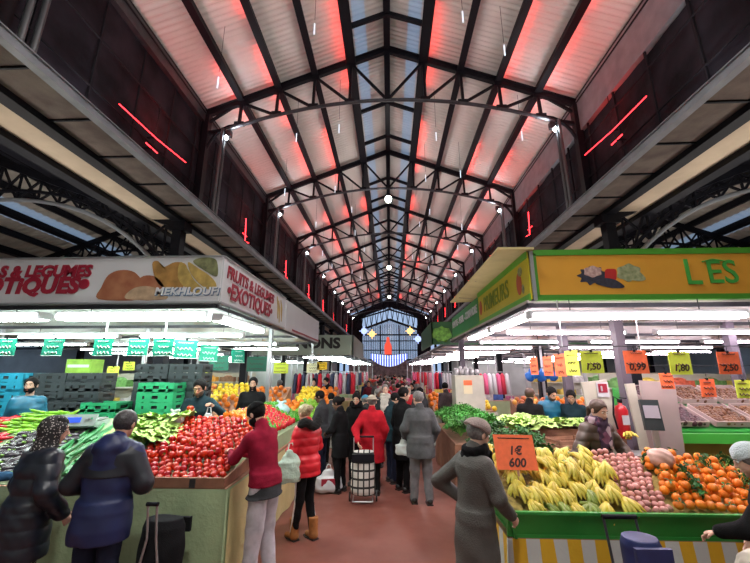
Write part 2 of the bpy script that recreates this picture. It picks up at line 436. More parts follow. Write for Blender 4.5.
# back end of the nave behind the camera, far glazed gable
struct(MB().b2((-37, -2.1, 0), (37, -1.7, 12.6)), 'wall_front', MATS['grey_wall'])
def gable():
    mb = MB()
    mb.b2((-5.8, YE, 0), (-4.0, YE + .3, 9.8)); mb.b2((4.0, YE, 0), (5.8, YE + .3, 9.8)); mb.b2((-4, YE, 0), (4, YE + .3, 3.6))
    return mb
struct(gable().prism([(-5.8, 0), (-5.8, -.9), (0, 1.25), (5.8, -.9), (5.8, 0), (0, 2.6)], (0, YE + .2, 9.9), (1, 0, 0), (0, 0, 1), .05), 'wall_back', m_net)
mb = MB()
for k in range(25): mb.b2((-4.02 + k * .33, YE + .05, 3.6), (-3.97 + k * .33, YE + .12, 8.6 if abs(k - 12) < 11 else 8))
for x in (-4, -1.35, 1.35, 4): mb.b2((x - .09, YE - .05, 3.6), (x + .09, YE + .15, 8.4))
for z in (3.6, 4.9, 6.2, 7.1): mb.b2((-4, YE, z - (.12 if z == 7.1 else .05)), (4, YE + .12, z + .08))
mb.bar((-4.6, YE, 7.6), (0, YE, 9.3), .25, .3); mb.bar((4.6, YE, 7.6), (0, YE, 9.3), .25, .3)
w3 = struct(mb, 'window_3', m_steel)
m_fglass = mat('far_glass', (.45, .65, .8), .15, alpha=.3)
struct(MB().b2((-5.8, YE - .06, 0), (5.8, YE - .02, 3.5)), 'trim_back_dado', mat('warm_grey_wall', (.30, .22, .22), .8, noise=(2, .4)))
struct(MB().b2((-4, YE + .06, 3.6), (4, YE + .08, 7.6)).prism([(-4, 0), (4, 0), (0, 1.55)], (0, YE + .08, 7.6), (1, 0, 0), (0, 0, 1), .02), 'window_pane_3', m_fglass)
mb = MB()
for k in range(16):
    x = -5.6 + k * .75; mb.bar((x, YE - .2, max(7.8, 9.3 - .37 * abs(x))), (x + .4, YE - .2, roof_z(x)), .1); mb.bar((x + .75, YE - .2, max(7.8, 9.3 - .37 * abs(x))), (x + .4, YE - .2, roof_z(x)), .1)
for s_ in (-1, 1): mb.bar((s_ * 5.7, YE - .2, 9.0), (0, YE - .2, 10.7), .2, .2)
struct(mb, 'trim_gable_lattice', m_steel)

# ---- trusses
def lowz(x): return 10.21 - .90 * (abs(x) / 4.95) ** 2
def make_truss():
    t = empty('roof_truss', (0, 0, 0), None, None); t['kind'] = 'structure'
    a = MB()
    for s in (-1, 1):
        a.bar((0, 0, 12.1 - .02), (s * 5.7, 0, roof_z(5.7) - .02), .12, .16); a.bar((0, 0, 12.1 + .06), (s * 5.7, 0, roof_z(5.7) + .06), .24, .03)
    a.build('top_chord', m_steel, t)
    l = MB(); P = [(x, 0, lowz(x)) for x in np.linspace(-5.0, 5.0, 17)]
    l.tube(P, .055, 8); l.build('arched_bottom_chord', m_steel2, t)
    wb = MB(); g = MB()
    wb.bar((0, 0, 12.0), (0, 0, 10.2), .16, .16)
    for s in (-1, 1):
        for k in range(1, 5):
            x = XN[k]; wb.bar((s * x, 0, roof_z(x)), (s * (x + .03), 0, lowz(x + .03)), .08, .08)
            xi = XN[k - 1] + (.03 if k > 1 else 0); wb.bar((s * x, 0, roof_z(x) - .05), (s * xi, 0, lowz(xi)), .07, .07)
            g.box((s * (x + .02), 0, lowz(x) + .05), (.3, .1, .12)); g.box((s * x, 0, roof_z(x) - .1), (.28, .1, .16))
        wb.bar((s * 4.95, 0, lowz(4.95)), (s * 5.7, 0, 9.15), .09, .1); wb.bar((s * 4.6, 0, roof_z(4.6)), (s * 5.65, 0, 9.5), .07, .07)
        wb.tube([(s * (5.62 - 1.15 * math.cos(t)), 0, 8.1 + 1.25 * math.sin(t)) for t in np.linspace(.15, 1.45, 8)][::-1] if 0 else
                [(s * (4.7 + .95 * math.sin(t)), 0, 9.45 - 1.5 * (1 - math.cos(t))) for t in np.linspace(0, 1.5, 8)], .05, 6)
        wb.bar((s * 5.6, 0, 6.5), (s * 5.6, 0, 9.8), .2, .2)
    wb.build('web_bars', m_steel, t); g.build('gusset_plates', m_steel, t)
    for s in (-1, 1):
        for dy in (-.09, .09):
            p = MB().tube([(s * 5.03, dy, lowz(4.95) - .02), (s * 5.05, dy, 6.3)], .045, 8); p.build('hanger_post', mat('post_grey', (.09, .09, .10), .4, .2), t)
    return t
tr = make_truss(); ordn = ['first', 'second', 'third', 'fourth', 'fifth', 'sixth', 'seventh', 'eighth', 'ninth']
TR = []
for i, y in enumerate(TY):
    o = tr if i == 0 else copy_tree(tr, (0, y, 0)); o.location = (0, y, 0); o['kind'] = 'structure'
    o['label'] = 'dark steel arched roof truss of the nave, %s from the near end' % ordn[i]; TR.append(o)
# lantern rafters between the trusses in the ridge bay
RF = MB()
for i in range(8):
    y = TY[i] + 5.55 * .42
    for dy in (0, 2.0):
        for s in (-1, 1): RF.bar((0, y + dy, 12.1), (s * 1.14, y + dy, roof_z(1.14)), .08, .14)
struct(RF, 'ceiling_rafters', m_steel)
# aisle trusses and columns
def make_aisle(s):
    t = empty('aisle_truss', (0, 0, 0), None, None); t['kind'] = 'structure'
    def lz(x): d = abs(x - 11.5); return 7.08 - .0625 * d * d - .0009 * d ** 4
    def tz(x): return 8.35 - .37 * abs(x - 12.0)
    MB().tube([(s * x, 0, lz(x)) for x in np.linspace(6.1, 16.9, 24)], .06, 8).build('arched_bottom_chord', mat('silver_pipe', (.45, .47, .5), .3, .6), t)
    a = MB(); a.bar((s * 6.0, 0, tz(6.0)), (s * 12, 0, tz(12)), .14, .2); a.bar((s * 12, 0, tz(12)), (s * 17.8, 0, tz(17.8)), .14, .2)
    xs = np.linspace(6.4, 16.6, 16)
    for i in range(15):
        x0, x1 = xs[i], xs[i + 1]; 
        a.bar((s * x0, 0, lz(x0) + .02), (s * x1, 0, tz(x1) - .06), .055); a.bar((s * x1, 0, lz(x1)), (s * x0, 0, tz(x0) - .06), .055)
        a.bar((s * x0, 0, lz(x0)), (s * x0, 0, tz(x0)), .05)
        a.bar((s * x0, 0, lz(x0) + .3), (s * x1, 0, lz(x1) + .3), .1, .08)
    a.build('lattice_web', m_steel, t)
    return t
mcol = MB(); mcol.box((0, 0, 3.1), (.26, .26, 6.2)); mcol.box((0, 0, .2), (.4, .4, .4)); mcol.box((0, 0, 6.1), (.5, .4, .25)); mcol.box((0, 0, 5.2), (.34, .34, .12))
colme = mcol.build('column', m_steel, mesh_only=True)
for s in (-1, 1):
    p = make_aisle(s); nm = ('west', 'east')[s > 0]
    for i, y in enumerate(TY[:6]):
        o = p if i == 0 else copy_tree(p, (0, y, 0)); o.location = (0, y, 0); o['kind'] = 'structure'
        o['label'] = 'black lattice truss over the %s stalls, %s from the near end' % (('FRUITS ET LEGUMES', 'LES PRIMEURS')[s > 0], ordn[i])
        q = MB(); q.v = []
    for i, y in enumerate(TY):
        for x in (6.0, 17.9) if i < 6 else (6.0,):
            o = link('column', colme, None, (s * x, y, 0)); o['kind'] = 'structure'
    # tall-gallery support rails seen beside the column heads
# ---- lamps of the roof
m_flood = emis('floodlight_glow', (.85, .95, 1), 40); m_red = emis('red_led_glow', (1, .03, .04), 8); m_lampw = emis('pendant_glow', (.95, 1, .8), 22)
def lampobj(name, kind, loc, energy, col, size=.3, rotq=None, spot=None, parent=None):
    ld = bpy.data.lights.new(name, kind); ld.energy = energy; ld.color = col
    if kind == 'AREA': ld.size = size
    else: ld.shadow_soft_size = size
    if spot: ld.spot_size = spot; ld.spot_blend = .9
    o = bpy.data.objects.new(name, ld); COL.objects.link(o); o.location = loc
    if rotq is not None: o.rotation_euler = rotq
    if parent: o.parent = parent
    return o
for i, y in enumerate(TY):
    for s in (-1, 1):
        t = empty('floodlight', (s * 4.9, y - .05, 9.02), 'small white floodlight on the %s truss, %s wall side' % (ordn[i], ('red-lettered stall', 'yellow-canopied stall')[s > 0]), 'floodlight', 'floodlights on the trusses')
        MB().box((s * -.06, 0, .08), (.16, .12, .2)).tube([(s * -.03, 0, .1), (s * -.13, 0, .12)], .02, 6).build('lamp_housing', m_steel2, t)
        MB().ell((0, -.02, -.03), (.05, .05, .10)).build('lamp_glass', m_flood, t)
        aim = Vector((-s * .55, .25, 1)).normalized()
        lampobj('floodlight_lamp', 'SPOT', (s * -.25, 0, .1), L_FLOOD, (.88, .96, 1), .12, aim.to_track_quat('-Z', 'Y').to_euler(), math.radians(165), t)
for i, y in enumerate((-.8, 3.76, 14.86, 25.96, 37.06)):  # first two hang out of view, added to light the stall fronts
    t = empty('pendant_lamp', (0, y, 9.6), 'round greenish-white lamp hanging below the ridge, %s from the near end' % ordn[i], 'lamp', 'pendant lamps along the ridge')
    MB().ell((0, 0, 0), (.15, .15, .17)).build('lamp_globe', m_lampw, t)
    MB().tube([(0, 0, .15), (0, 0, .7)], .02, 6).lathe([(.04, .3), (.2, .12), (.2, .1)], 16).build('lamp_stem', m_steel, t)
    lampobj('pendant_light', 'POINT', (0, 0, -.3), L_PEND * (.4 if i else .2), (1, .97, .92), .25, None, None, t)
    lampobj('pendant_fill_spot', 'SPOT', (0, 0, -.3), L_PEND * (2.6 if i < 2 else 1.3), (1, .97, .93), .3, (0, 0, 0), math.radians(150), t)  # extra downward spot added as fill, sparing the roof
# red light strips lying on the purlin flanges
m_strip = emis('red_strip_glow', (1, .07, .06), 32)
stp = MB().box((0, 0, 0), (.035, 2.9, .02)).build('red_strip', m_strip, mesh_only=True); stc = MB().box((0, 0, -.02), (.05, 2.95, .02)).build('channel', m_steel, mesh_only=True)
rs_ = random.Random(3)
for i in range(9):
    for s in (-1, 1):
        for k in (1, 2, 3, 4):
            if rs_.random() < .4: continue
            x = XN[k] + (.075 if k != 1 else .10)
            y = TY[i] + rs_.uniform(-1.6, .6) if i else TY[i] + 1.4
            t = empty('red_light_strip', (s * x, y, roof_z(XN[k]) + .24 - .03 - (.22 if k != 1 else .3) + .03), 'red light strip lying on a roof purlin, glowing onto the roof sheets', 'light strip', 'red light strips on the purlins'); t.rotation_euler = (0, 0, 0)
            o = link('red_strip', stp, t); link('channel', stc, t); t.scale = (1, rs_.uniform(.8, 1.5), 1)
# unseen uplighters, added on ledges and aisle canopies to brighten the roofs
for i, y in enumerate(TY[:-1]):
    for s in (-1, 1):
        for j, (dy, e, c) in enumerate(((1.4, L_UP, (1, .97, .95)), (4.1, L_UP * .3, (1, .06, .05)))):
            t = empty('fill_uplighter', (s * 5.3, y + dy, 6.44), '%s fill light added on the ledge, out of view, %s bay of the %s side' % (('white', 'red')[j], ordn[i], ('red-lettered stall', 'yellow-canopied stall')[s > 0]), 'fill_uplighter', '%s fill lights added on the ledges' % ('white', 'red')[j])
            MB().box((0, 0, .04), (.2, .26, .08)).build('housing', m_steel2, t); MB().box((0, 0, .085), (.16, .22, .008)).build('lens', (m_flood, m_red)[j], t)
            lampobj('fill_uplighter_lamp', 'SPOT', (0, 0, .12), e, c, .15, Vector((-s * .75, .1, 1)).normalized().to_track_quat('-Z', 'Y').to_euler(), math.radians(140), t)
for i, y in enumerate((5.6, 8, 10.4, 15.4, 21.2, 28)):  # hidden canopy-top lights added to brighten the aisle roofs
    for s in (-1, 1):
        for x in ((8.8,) if i else (8.0, 9.8)):
            t = empty('aisle_fill_light', (s * x, y, (3.08 if s < 0 else 3.04) if i < 3 else 3.02), 'fill light added on top of the canopy roof, out of view, %s along the %s side' % (ordn[i], ('red-lettered stall', 'yellow-canopied stall')[s > 0]), 'fill_uplighter', 'fill lights added on the canopy roofs')
            MB().box((0, 0, .04), (.2, .26, .08)).build('housing', m_steel2, t)
            lampobj('aisle_fill_lamp', 'SPOT', (0, 0, .12), L_AISLE, (1, .93, .85), .2, (PI, 0, 0), math.radians(165), t)
for i, y in enumerate([b + 3.4 for b in TY[:-1]]):
    for s in (-1, 1):
        dz = 0 if s < 0 else .35
        t = empty('red_light_tube', (s * 5.52, y + (dz * 1.8), 7.48 + dz), 'thin glowing red light tube on the dark netting, %s bay, %s side' % (ordn[i], ('red-lettered stall', 'yellow-canopied stall')[s > 0]), 'light tube', 'red light tubes along the netting')
        if i: MB().tube([(0, -.1, .35), (0, .0, -.55), (0, .35, -.5)], .016, 6).build('glowing_tube', m_red, t)
        else: MB().tube([(0, -1.2, -.05), (0, 0, .0), (0, 1.25, .14)], .010, 6).build('glowing_tube', m_red, t)
        MB().tube([(0, -.3, -.33), (0, .12, -.32)], .012, 6).build('glowing_tube', m_red, t)
        MB().box((s * .12, 0, .02), (.26, .03, .03)).build('wall_bracket', m_steel, t); MB().box((s * .12, -.1, -.33), (.26, .03, .03)).build('wall_bracket', m_steel, t)
        MB().tube([(s * .03, -1.1, .1), (s * .03, -.3, -.33)], .008, 5).tube([(s * .03, 0, 1.0), (s * .03, 0, -.5)], .008, 5).build('cable', m_steel, t)
        lampobj('red_lamp', 'AREA', (-s * .12, 0, .05), 75 * L_RED, (1, .04, .03), .25, Vector((-s * .6, .1, 1)).normalized().to_track_quat('-Z', 'Y').to_euler(), None, t)
# slim hanging light drops
drop = MB().tube([(0, 0, 0), (0, 0, .32)], .016, 6).build('light_drop', emis('drop_glow', (.8, .88, 1), 1.6), mesh_only=True)
wire = MB().tube([(0, 0, .32), (0, 0, 1.3)], .006, 4).build('wire', m_steel, mesh_only=True)
for i in range(32):
    y = 7.5 + (i // 4) * 3.1 + random.uniform(-.7, .7); x = [-3.6, -1.8, 1.8, 3.6][i % 4] + random.uniform(-.8, .8)
    z = roof_z(x) - 1.25 - random.uniform(0, .6)
    t = empty('hanging_light_drop', (x, y, z), 'slim pale light drop hanging on a wire under the nave roof', 'light', 'pale light drops under the nave roof')
    link('light_drop', drop, t); o = link('wire', wire, t); o.scale.z = 1; 
    o.location.z = 0; o.scale = (1, 1, (roof_z(x) + .27 - z) / 1.3)
# end decorations
def star(name, c, r, m, label):
    mb = MB(); 
    for k in range(8):
        a = k * PI / 4; q = r * (1 if k % 2 == 0 else .7); mb.bar((0, 0, 0), (q * math.cos(a), 0, q * math.sin(a)), .1, .1); 
    for k in range(8):
        a = k * PI / 4 + PI / 8; mb.ell((.5 * r * math.cos(a), 0, .5 * r * math.sin(a)), (.1, .06, .1), n=6, m=4)
    o = mb.build(name, m, None, c); MB().tube([(0, 0, .1), (0, 0, roof_z(c[0]) + .25 - c[2])], .012, 4).build('hanging_wire', m_steel, o); return tag(o, label, 'star')
m_sy = emis('gold_star_glow', (1, .62, .2), 2.2); m_sb = emis('blue_star_glow', (.45, .55, 1), 1.8)
star('star_decoration', at(372, 334, Y=49), .62, m_sy, 'golden lit star hanging before the far gable, over the red-lettered stall row')
star('star_decoration', at(410, 331, Y=49), .62, m_sy, 'golden lit star hanging before the far gable, over the yellow-canopied stall row')
star('star_decoration', at(364, 331, Y=47), .6, m_sb, 'blue lit star beside the netting wall, high above the NONS sign')
star('star_decoration', at(418, 339, Y=47), .6, m_sb, 'blue lit star beside the netting wall, high above the lettuce sign')
t = empty('lit_bottle_figure', (-.22, 45, 4.0), 'tall red glowing bottle-shaped decoration before the far window', 'decoration')
MB().lathe([(.0, 0), (.42, .02), (.46, .9), (.4, 1.2), (.2, 1.6), (.16, 2.1), (.0, 2.15)], 14).build('bottle_body', emis('red_figure_glow', (.95, .10, .06), 1.1), t)
MB().lathe([(.5, -.1), (.5, 0), (0, 0)], 14).build('base', m_steel, t); MB().tube([(0, 0, 2.1), (0, 0, 8.3)], .015, 4).build('hanging_wire', m_steel, t)
t = empty('light_curtain', (-.1, 43.5, 2.9), 'hanging curtain of blue and white light tubes before the far window', 'light curtain')
mw = emis('curtain_white', (.75, .85, 1), 2.0); mbl = emis('curtain_blue', (.10, .16, .8), 1.6)
for k in range(29):
    x = -2.1 + k * .15; top = .95 + .1 * abs(x) ; bot = -.35 + .28 * x * x * .7
    MB().tube([(x, .25 * math.cos(x), bot), (x, .25 * math.cos(x), top)], .055, 6).build('light_tube', (mw if k % 2 else mbl), t)
MB().tube([(x, .25 * math.cos(x), .97 + .1 * abs(x)) for x in np.linspace(-2.2, 2.2, 12)], .03, 6).build('top_rail', m_steel, t)
MB().tube([(-2.1, .0, 1.2), (-2.1, 0, 8.7)], .015, 4).tube([(2.1, .0, 1.2), (2.1, 0, 8.7)], .015, 4).build('hanging_wire', m_steel, t)
# ================================================================ PEOPLE
SKIN = {'light': mat('skin_light', (.66, .40, .30), .5, noise=(14, .06), spec=.35), 'tan': mat('skin_tan', (.56, .32, .22), .5, noise=(14, .06), spec=.35),
        'brown': mat('skin_brown', (.17, .085, .055), .5, noise=(14, .06), spec=.35)}
m_eye = mat('eye_white', (.75, .73, .7), .2); m_iris = mat('eye_iris', (.03, .018, .012), .15)
m_lip = mat('lips', (.38, .12, .10), .45)
def R3(ax=0, az=0): return np.array(rot(ax, 0, 0).to_3x3() if False else Matrix.Rotation(az, 3, 'Z') @ Matrix.Rotation(ax, 3, 'X'))
def person(label, x, y, rz, h=1.75, z=0, vox=.012, skin='tan', female=False, lean=0, head=(0, 0), armR=None, armL=None, legs=None,
           top=None, trousers=None, shoes=None, hair=None, hat=None, scarf=None, beard=None, curl=.9, group=None, face=True, curlL=None, fine=True):
    """one figure, facing its own +Y; arms are (elbow, wrist[, palm normal]) in metres for a 1.75 m figure"""
    HS = 1.07
    root = empty('person', (x, y, z), label, 'person', group, rz, h / 1.75)
    RL = R3(-lean); piv = np.array([0, 0, .96])
    T = lambda p: RL @ (np.array(p, float) - piv) + piv
    ws = .90 if female else 1.0
    sh = {1: T((.172 * ws, 0, 1.395)), -1: T((-.172 * ws, 0, 1.395))}
    def arm(a, s):
        if a is None: a = (None, None)
        e = np.array(a[0]) if a[0] is not None else sh[s] + np.array((s * .05, -.03, -.285))
        w_ = np.array(a[1]) if a[1] is not None else e + np.array((-s * .01, .07, -.235))
        d = w_ - e; n = np.array(a[2], float) if len(a) > 2 else np.array((-s, 0, 0.))
        d = d / np.linalg.norm(d); n = n - d * (n @ d); n /= max(np.linalg.norm(n), 1e-6)
        return e, w_, d, n
    arms = {1: arm(armR, 1), -1: arm(armL, -1)}
    lg = legs or {1: ((.095, .01, .50), (.10, -.02, .075)), -1: ((-.095, .01, .50), (-.10, .0, .075))}
    nb = T((0, -.005, 1.455)); yaw, pit = head; RH = R3(-lean * .6) @ R3(0, yaw) @ R3(-pit)
    hc = nb + RH @ np.array((0, .022, .165)); hp = lambda p: hc + RH @ (np.array(p, float) * HS)
    allp = [arms[s][1] + arms[s][2] * .17 for s in (1, -1)] + [arms[s][0] for s in (1, -1)] + [hc + .13, hc - .13, np.array((.24, .2, 0)), np.array((-.24, -.2, 0))]
    allp += [np.array(q) for s in lg for q in lg[s]]
    lo = np.min(allp, 0) - .04; hi = np.max(allp, 0) + .04; lo[2] = .0
    # ---- body with head, face and hands: one surface
    S = SDF(lo, hi, vox)
    for s in (1, -1):
        hipp = (s * .085, 0, .93); S.cap(hipp, lg[s][0], .075, .048, .04); S.cap(lg[s][0], lg[s][1], .048, .035, .03)
        ft = np.array(lg[s][1]); S.cap(ft + (0, 0, -.03), ft + (0, .12, -.045), .03, .022, .02)
    S.ell((0, 0, .95), (.14 * ws, .09, .11), None, .05)
    tor = [(.9, .13 * ws, .09, 0, 0), (1.07, .115 * ws, .082, 0, .005), (1.27, .145 * ws, .098, 0, .0), (1.39, .15 * ws, .075, 0, 0), (1.45, .07, .055, 0, 0)]
    S.loft(tor, .03, RL, piv)
    S.cap(T((0, -.01, 1.42)), hp((0, -.02, -.06)), .052, .05, .03)
    for s in (1, -1):
        e, w_, d, n = arms[s]
        S.cap(sh[s], e, .040, .036, .02); S.cap(e, w_, .036, .025, .02)
        t = np.cross(n, d) * (1 if (np.cross(n, d) @ np.array((0, 1, .3))) > 0 else -1)     # thumb side
        cl = curl if s == 1 or curlL is None else curlL
        S.cap(w_ + d * .02, w_ + d * .075, .030, .038, .012, (n, .42))
        if vox <= .013:
            for j in range(4):
                b0 = w_ + d * .088 + t * (.030 - .020 * j); L0 = [.040, .045, .042, .033][j]
                a1, a2 = cl * .55, cl * 1.25
                d1 = d * math.cos(a1) + n * math.sin(a1); d2 = d * math.cos(a2) + n * math.sin(a2)
                b1 = b0 + d1 * L0; S.cap(b0 - d * .015, b1, .0098, .0088, .004); S.cap(b1, b1 + d2 * L0 * .85, .0088, .0072, .003)
            b0 = w_ + d * .03 + t * .028; b1 = b0 + (t * .6 + d * .7 + n * .3) * .038; S.cap(b0, b1, .0125, .0105, .006)
            S.cap(b1, b1 + (d * .85 + n * .35 * (1 + cl) - t * .1) * .03, .0105, .0082, .003)
        else: S.cap(w_ + d * .07, w_ + d * .10 + n * .04, .03, .022, .01)
    S.ell(hp((0, -.012, .025)), (.076, .096, .088), RH, .01)
    S.ell(hp((0, .022, -.035)), (.060, .072, .078), RH, .02)
    S.cap(hp((0, .06, -.098)), hp((0, .055, -.09)), .02, .024, .02)
    if vox <= .013:
        for s in (1, -1): S.ell(hp((s * .030, .098, .010)), (.017, .014, .012), RH, .010, 's')
        S.cap(hp((0, .086, .012)), hp((0, .106, -.026)), .007, .0105, .008); S.cap(hp((-.010, .094, -.030)), hp((.010, .094, -.030)), .007, .007, .005)
        S.cap(hp((-.036, .078, .030)), hp((.036, .078, .030)), .010, .010, .010)
        S.cap(hp((-.02, .082, -.062)), hp((.02, .082, -.062)), .009, .009, .006)
        for s in (1, -1): S.ell(hp((s * .078, -.008, -.005)), (.010, .020, .032), RH, .005)
    S.build('body', SKIN[skin], root)
    if face and vox <= .013:
        for s in (1, -1):
            RHm = Matrix(RH.tolist())
            e_ = MB().ell(hp((s * .030, .0775, .008)), (.0125, .010, .0075), RHm, 10, 6).build('eye', m_eye, root)
            MB().ell(hp((s * .030, .0858, .007)), (.0055, .0035, .0055), RHm, 8, 5).build('iris', m_iris, e_)
            MB().tube([hp((s * .014, .092, .031)), hp((s * .030, .090, .036)), hp((s * .048, .078, .033))], [.003, .004, .002], 6).build('eyebrow', hair[1] if hair else MATS.get('hair_black'), root)
        MB().ell(hp((0, .0895, -.062)), (.022, .006, .007), RHm, 10, 6).build('mouth', m_lip, root)
    # ---- trousers
    if trousers:
        tm, loose = trousers[0], trousers[1] if len(trousers) > 1 else 1.0
        P = [np.array(lg[s][i]) for s in lg for i in (0, 1)] + [np.array((.22, .16, 1.02)), np.array((-.22, -.16, .1))]
        S = SDF(np.min(P, 0) - .1, np.max(P, 0) + .1, max(vox, .012))
        for s in (1, -1):
            k_, a_ = np.array(lg[s][0]), np.array(lg[s][1])
            S.cap((s * .09 * ws, -.005, .90), k_, .098 * min(loose, 1.03), .074 * loose, .02); S.cap(k_, a_ + (0, 0, .0), .070 * loose, .056 * loose, .03)
        S.ell((0, -.005, .95), (.17 * ws, .125, .11), None, .04)
        S.wrinkle(.0035, 30, x * 3 + y); S.cut((0, 0, 1.04), (0, 0, 1)); S.cut((0, 0, min(lg[1][1][2], lg[-1][1][2]) - .04), (0, 0, -1))
        S.build('trousers', tm, root)
        if len(trousers) > 2: 
            for s in (1, -1):
                k_, a_ = np.array(lg[s][0]), np.array(lg[s][1]); MB().tube([(s * .178, 0, .86), k_ + (s * .073 * loose, 0, 0), a_ + (s * .058 * loose, 0, .03)], .011, 6).build('side_stripe', trousers[2], root)
    # ---- shoes
    sm = shoes[0] if shoes else MATS['shoe_black']; bh = shoes[1] if shoes and len(shoes) > 1 else .10
    for s in (1, -1):
        a_ = np.array(lg[s][1]); b_ = np.array((a_[0], a_[1], a_[2] - .075))
        S = SDF(b_ + (-.09, -.12, 0), b_ + (.09, .25, bh + .06), max(vox, .012))
        S.cap(b_ + (0, -.035, .055), b_ + (0, .0, .05), .048, .046, .02); S.cap(b_ + (0, 0, .045), b_ + (s * .012, .135, .035), .047, .040, .02, ((0, 0, 1), .8))
        if bh > .12: S.cap(b_ + (0, -.01, .06), b_ + (0, .0, bh), .058, .066, .02)
        S.cut(b_ + (0, 0, .004), (0, 0, -1), 0); S.cut(b_ + (0, 0, bh), (0, 0, 1), 0)
        o = S.build('shoe' if bh <= .12 else 'boot', sm, root)
        if vox <= .013: MB().prism([(-.047, -.07), (.047, -.07), (.055, .1), (.03, .18), (-.03, .18), (-.055, .1)], b_ + (0, 0, 0), (1, 0, 0), (0, 1, 0), .016).build('sole', MATS['sole_dark'], o)
    # ---- jacket or coat
    for ti, tp in enumerate(top if isinstance(top, list) else [top] if top else []):
        tm = tp['m']; b = tp.get('bulk', 1.0); zb = tp.get('hem', .86); fl = tp.get('flare', 0); t_ = tp.get('thick', .028)
        sleeve = tp.get('sleeves', True)
        P = [T((.32, .22, 1.56)), T((-.32, -.22, 1.56)), T((.3, .2, .9)), T((-.3, -.2, .9)), np.array((.3 + fl, .24, zb - .05)), np.array((-.3 - fl, -.24, zb - .05))]
        if sleeve: P += [arms[s][i] for s in (1, -1) for i in (0, 1)]
        S = SDF(np.min(P, 0) - .09, np.max(P, 0) + .09, max(vox, .012))
        hipw = .165 * ws + t_
        low = [(zb, (hipw + .01 + fl) * b, (.125 + t_ + fl * .6) * b, 0, 0)]
        if zb < .8: low.append((.82, (hipw + .012) * b, (.128 + t_) * b, 0, -.005))
        low += [(max(.93, zb + .03), hipw * b, (.118 + t_) * b, 0, -.005), (1.02, (.15 * ws + t_) * b, (.105 + t_) * b, 0, 0)]
        S.loft(low, .02)
        if not tp.get('lower'): S.loft([(.94, (hipw - .01) * b, (.11 + t_) * b, 0, 0), (1.08, (.140 * ws + t_) * b, (.10 + t_) * b, 0, .005), (1.28, (.165 * ws + t_) * b, (.112 + t_) * b, 0, .005),
                (1.36, (.165 * ws + t_) * b, (.094 + t_), 0, -.004), (1.42, .120 + t_, .068 + t_, 0, -.006), (1.465, .07 + t_ * .6, .058 + t_ * .5, 0, -.004)], .04, RL, piv)
        if sleeve:
            for s in (1, -1):
                e, w_, d, n = arms[s]; q = .026 + t_
                S.cap(sh[s] - np.array((s * .015, 0, .015)), e, (q + .014) * b, (q - .002) * b, .035); S.cap(e, w_ - d * .02 if not tp.get('short') else e + (w_ - e) * tp['short'], (q - .002) * b, (q - .016) * b, .03)
        if tp.get('quilt'): S.quilt(.007, tp['quilt'], RL, piv); S.wrinkle(.003, 40, x)
        else: S.wrinkle(tp.get('wr', .0045), 22, x * 2 + y)
        if tp.get('collar', .02): S.cap(T((0, -.012, 1.45)), hp((0, -.03, -.115)), .078, .07, .02)
        if tp.get('hood'):
            S.cap(T((-.07, -.10, 1.44)), T((.07, -.10, 1.44)), .06, .06, .05); S.cap(T((0, -.11, 1.36)), T((0, -.13, 1.42)), .07, .06, .05)
            S.cap(T((-.10, .0, 1.45)), T((-.03, -.1, 1.50)), .045, .045, .04); S.cap(T((.10, .0, 1.45)), T((.03, -.1, 1.50)), .045, .045, .04)
        S.cut((0, 0, zb), (0, 0, -1), .003)
        o = S.build('coat' if zb < .75 else ('sweater' if tp.get('knit') else 'jacket'), tm, root)
        if tp.get('yoke'):                        # darker shoulder and sleeve panel laid over the jacket
            S2 = SDF(np.min(P, 0) - .09, np.max(P, 0) + .09, max(vox, .012))
            S2.loft([(1.20, (.165 * ws + t_) * b + .006, (.112 + t_) * b + .006, 0, .005), (1.38, (.165 * ws + t_) * b + .006, .098 + t_, 0, -.004), (1.44, .11 + t_, .07 + t_, 0, -.006), (1.47, .08 + t_ * .6, .064 + t_ * .5, 0, -.004)], .04, RL, piv)
            for s in (1, -1):
                e, w_, d, n = arms[s]; q = .032 + t_
                S2.cap(sh[s] - np.array((s * .02, 0, .02)), e, (q + .012) * b, (q - .002) * b, .03); S2.cap(e, w_ - d * .025, (q - .002) * b, (q - .014) * b, .03)
            S2.wrinkle(.0045, 22, x * 2 + y); S2.build('yoke', tp['yoke'], o)
        if tp.get('cuff'):
            for s in (1, -1):
                e, w_, d, n = arms[s]; MB().tube([w_ - d * .05, w_ - d * .005], [.046, .042], 12).build('cuff', tp['cuff'], root)
        if tp.get('zip') is not None:
            pts = [T((0, .118 + t_ + .02 - .02 * abs(zz - 1.2), zz)) for zz in np.linspace(1.0, 1.42, 6)]; MB().tube(pts, .006, 6).build('zip', tp['zip'], o)
        if tp.get('fur'):
            S2 = SDF(T((-.3, -.32, 1.3)) - .05, T((.3, .22, 1.7)) + .05, .012)
            for k in range(9):
                a = PI * k / 8; S2.ell(T((.14 * math.cos(a), -.04 - .13 * math.sin(a), 1.47 + .03 * math.sin(a * 3))), (.055, .055, .06), None, .03)
            S2.wrinkle(.008, 120, 1); S2.build('fur_trim', tp['fur'], o)
    # ---- hair, hats, scarves
    v2 = max(vox, .009)
    if hair:
        st, hm = hair[0], hair[1]
        S = SDF(hc - .24, hc + .2, v2)
        g = .012 if st != 'bald' else .004
        S.ell(hp((0, -.016, .030)), (.077 + g, .097 + g, .088 + g), RH, .005)
        if st == 'long':
            S.cap(hp((0, -.05, 0)), hp((0, -.085, -.16)), .085, .065, .04, (RH[:, 1], .7))
        if st == 'bun':
            S.ell(hp((0, -.13, .03)), (.05, .045, .05), RH, .02)
        if st == 'tail':
            S.cap(hp((0, -.10, .0)), hp((0, -.13, -.04)), .028, .03, .02); S.cap(hp((0, -.13, -.04)), hp((0, -.12, -.16)), .03, .018, .02)
        S.ell(hp((0, .092, -.026)), (.075, .088, .106), RH, .006, 's')        # face opening
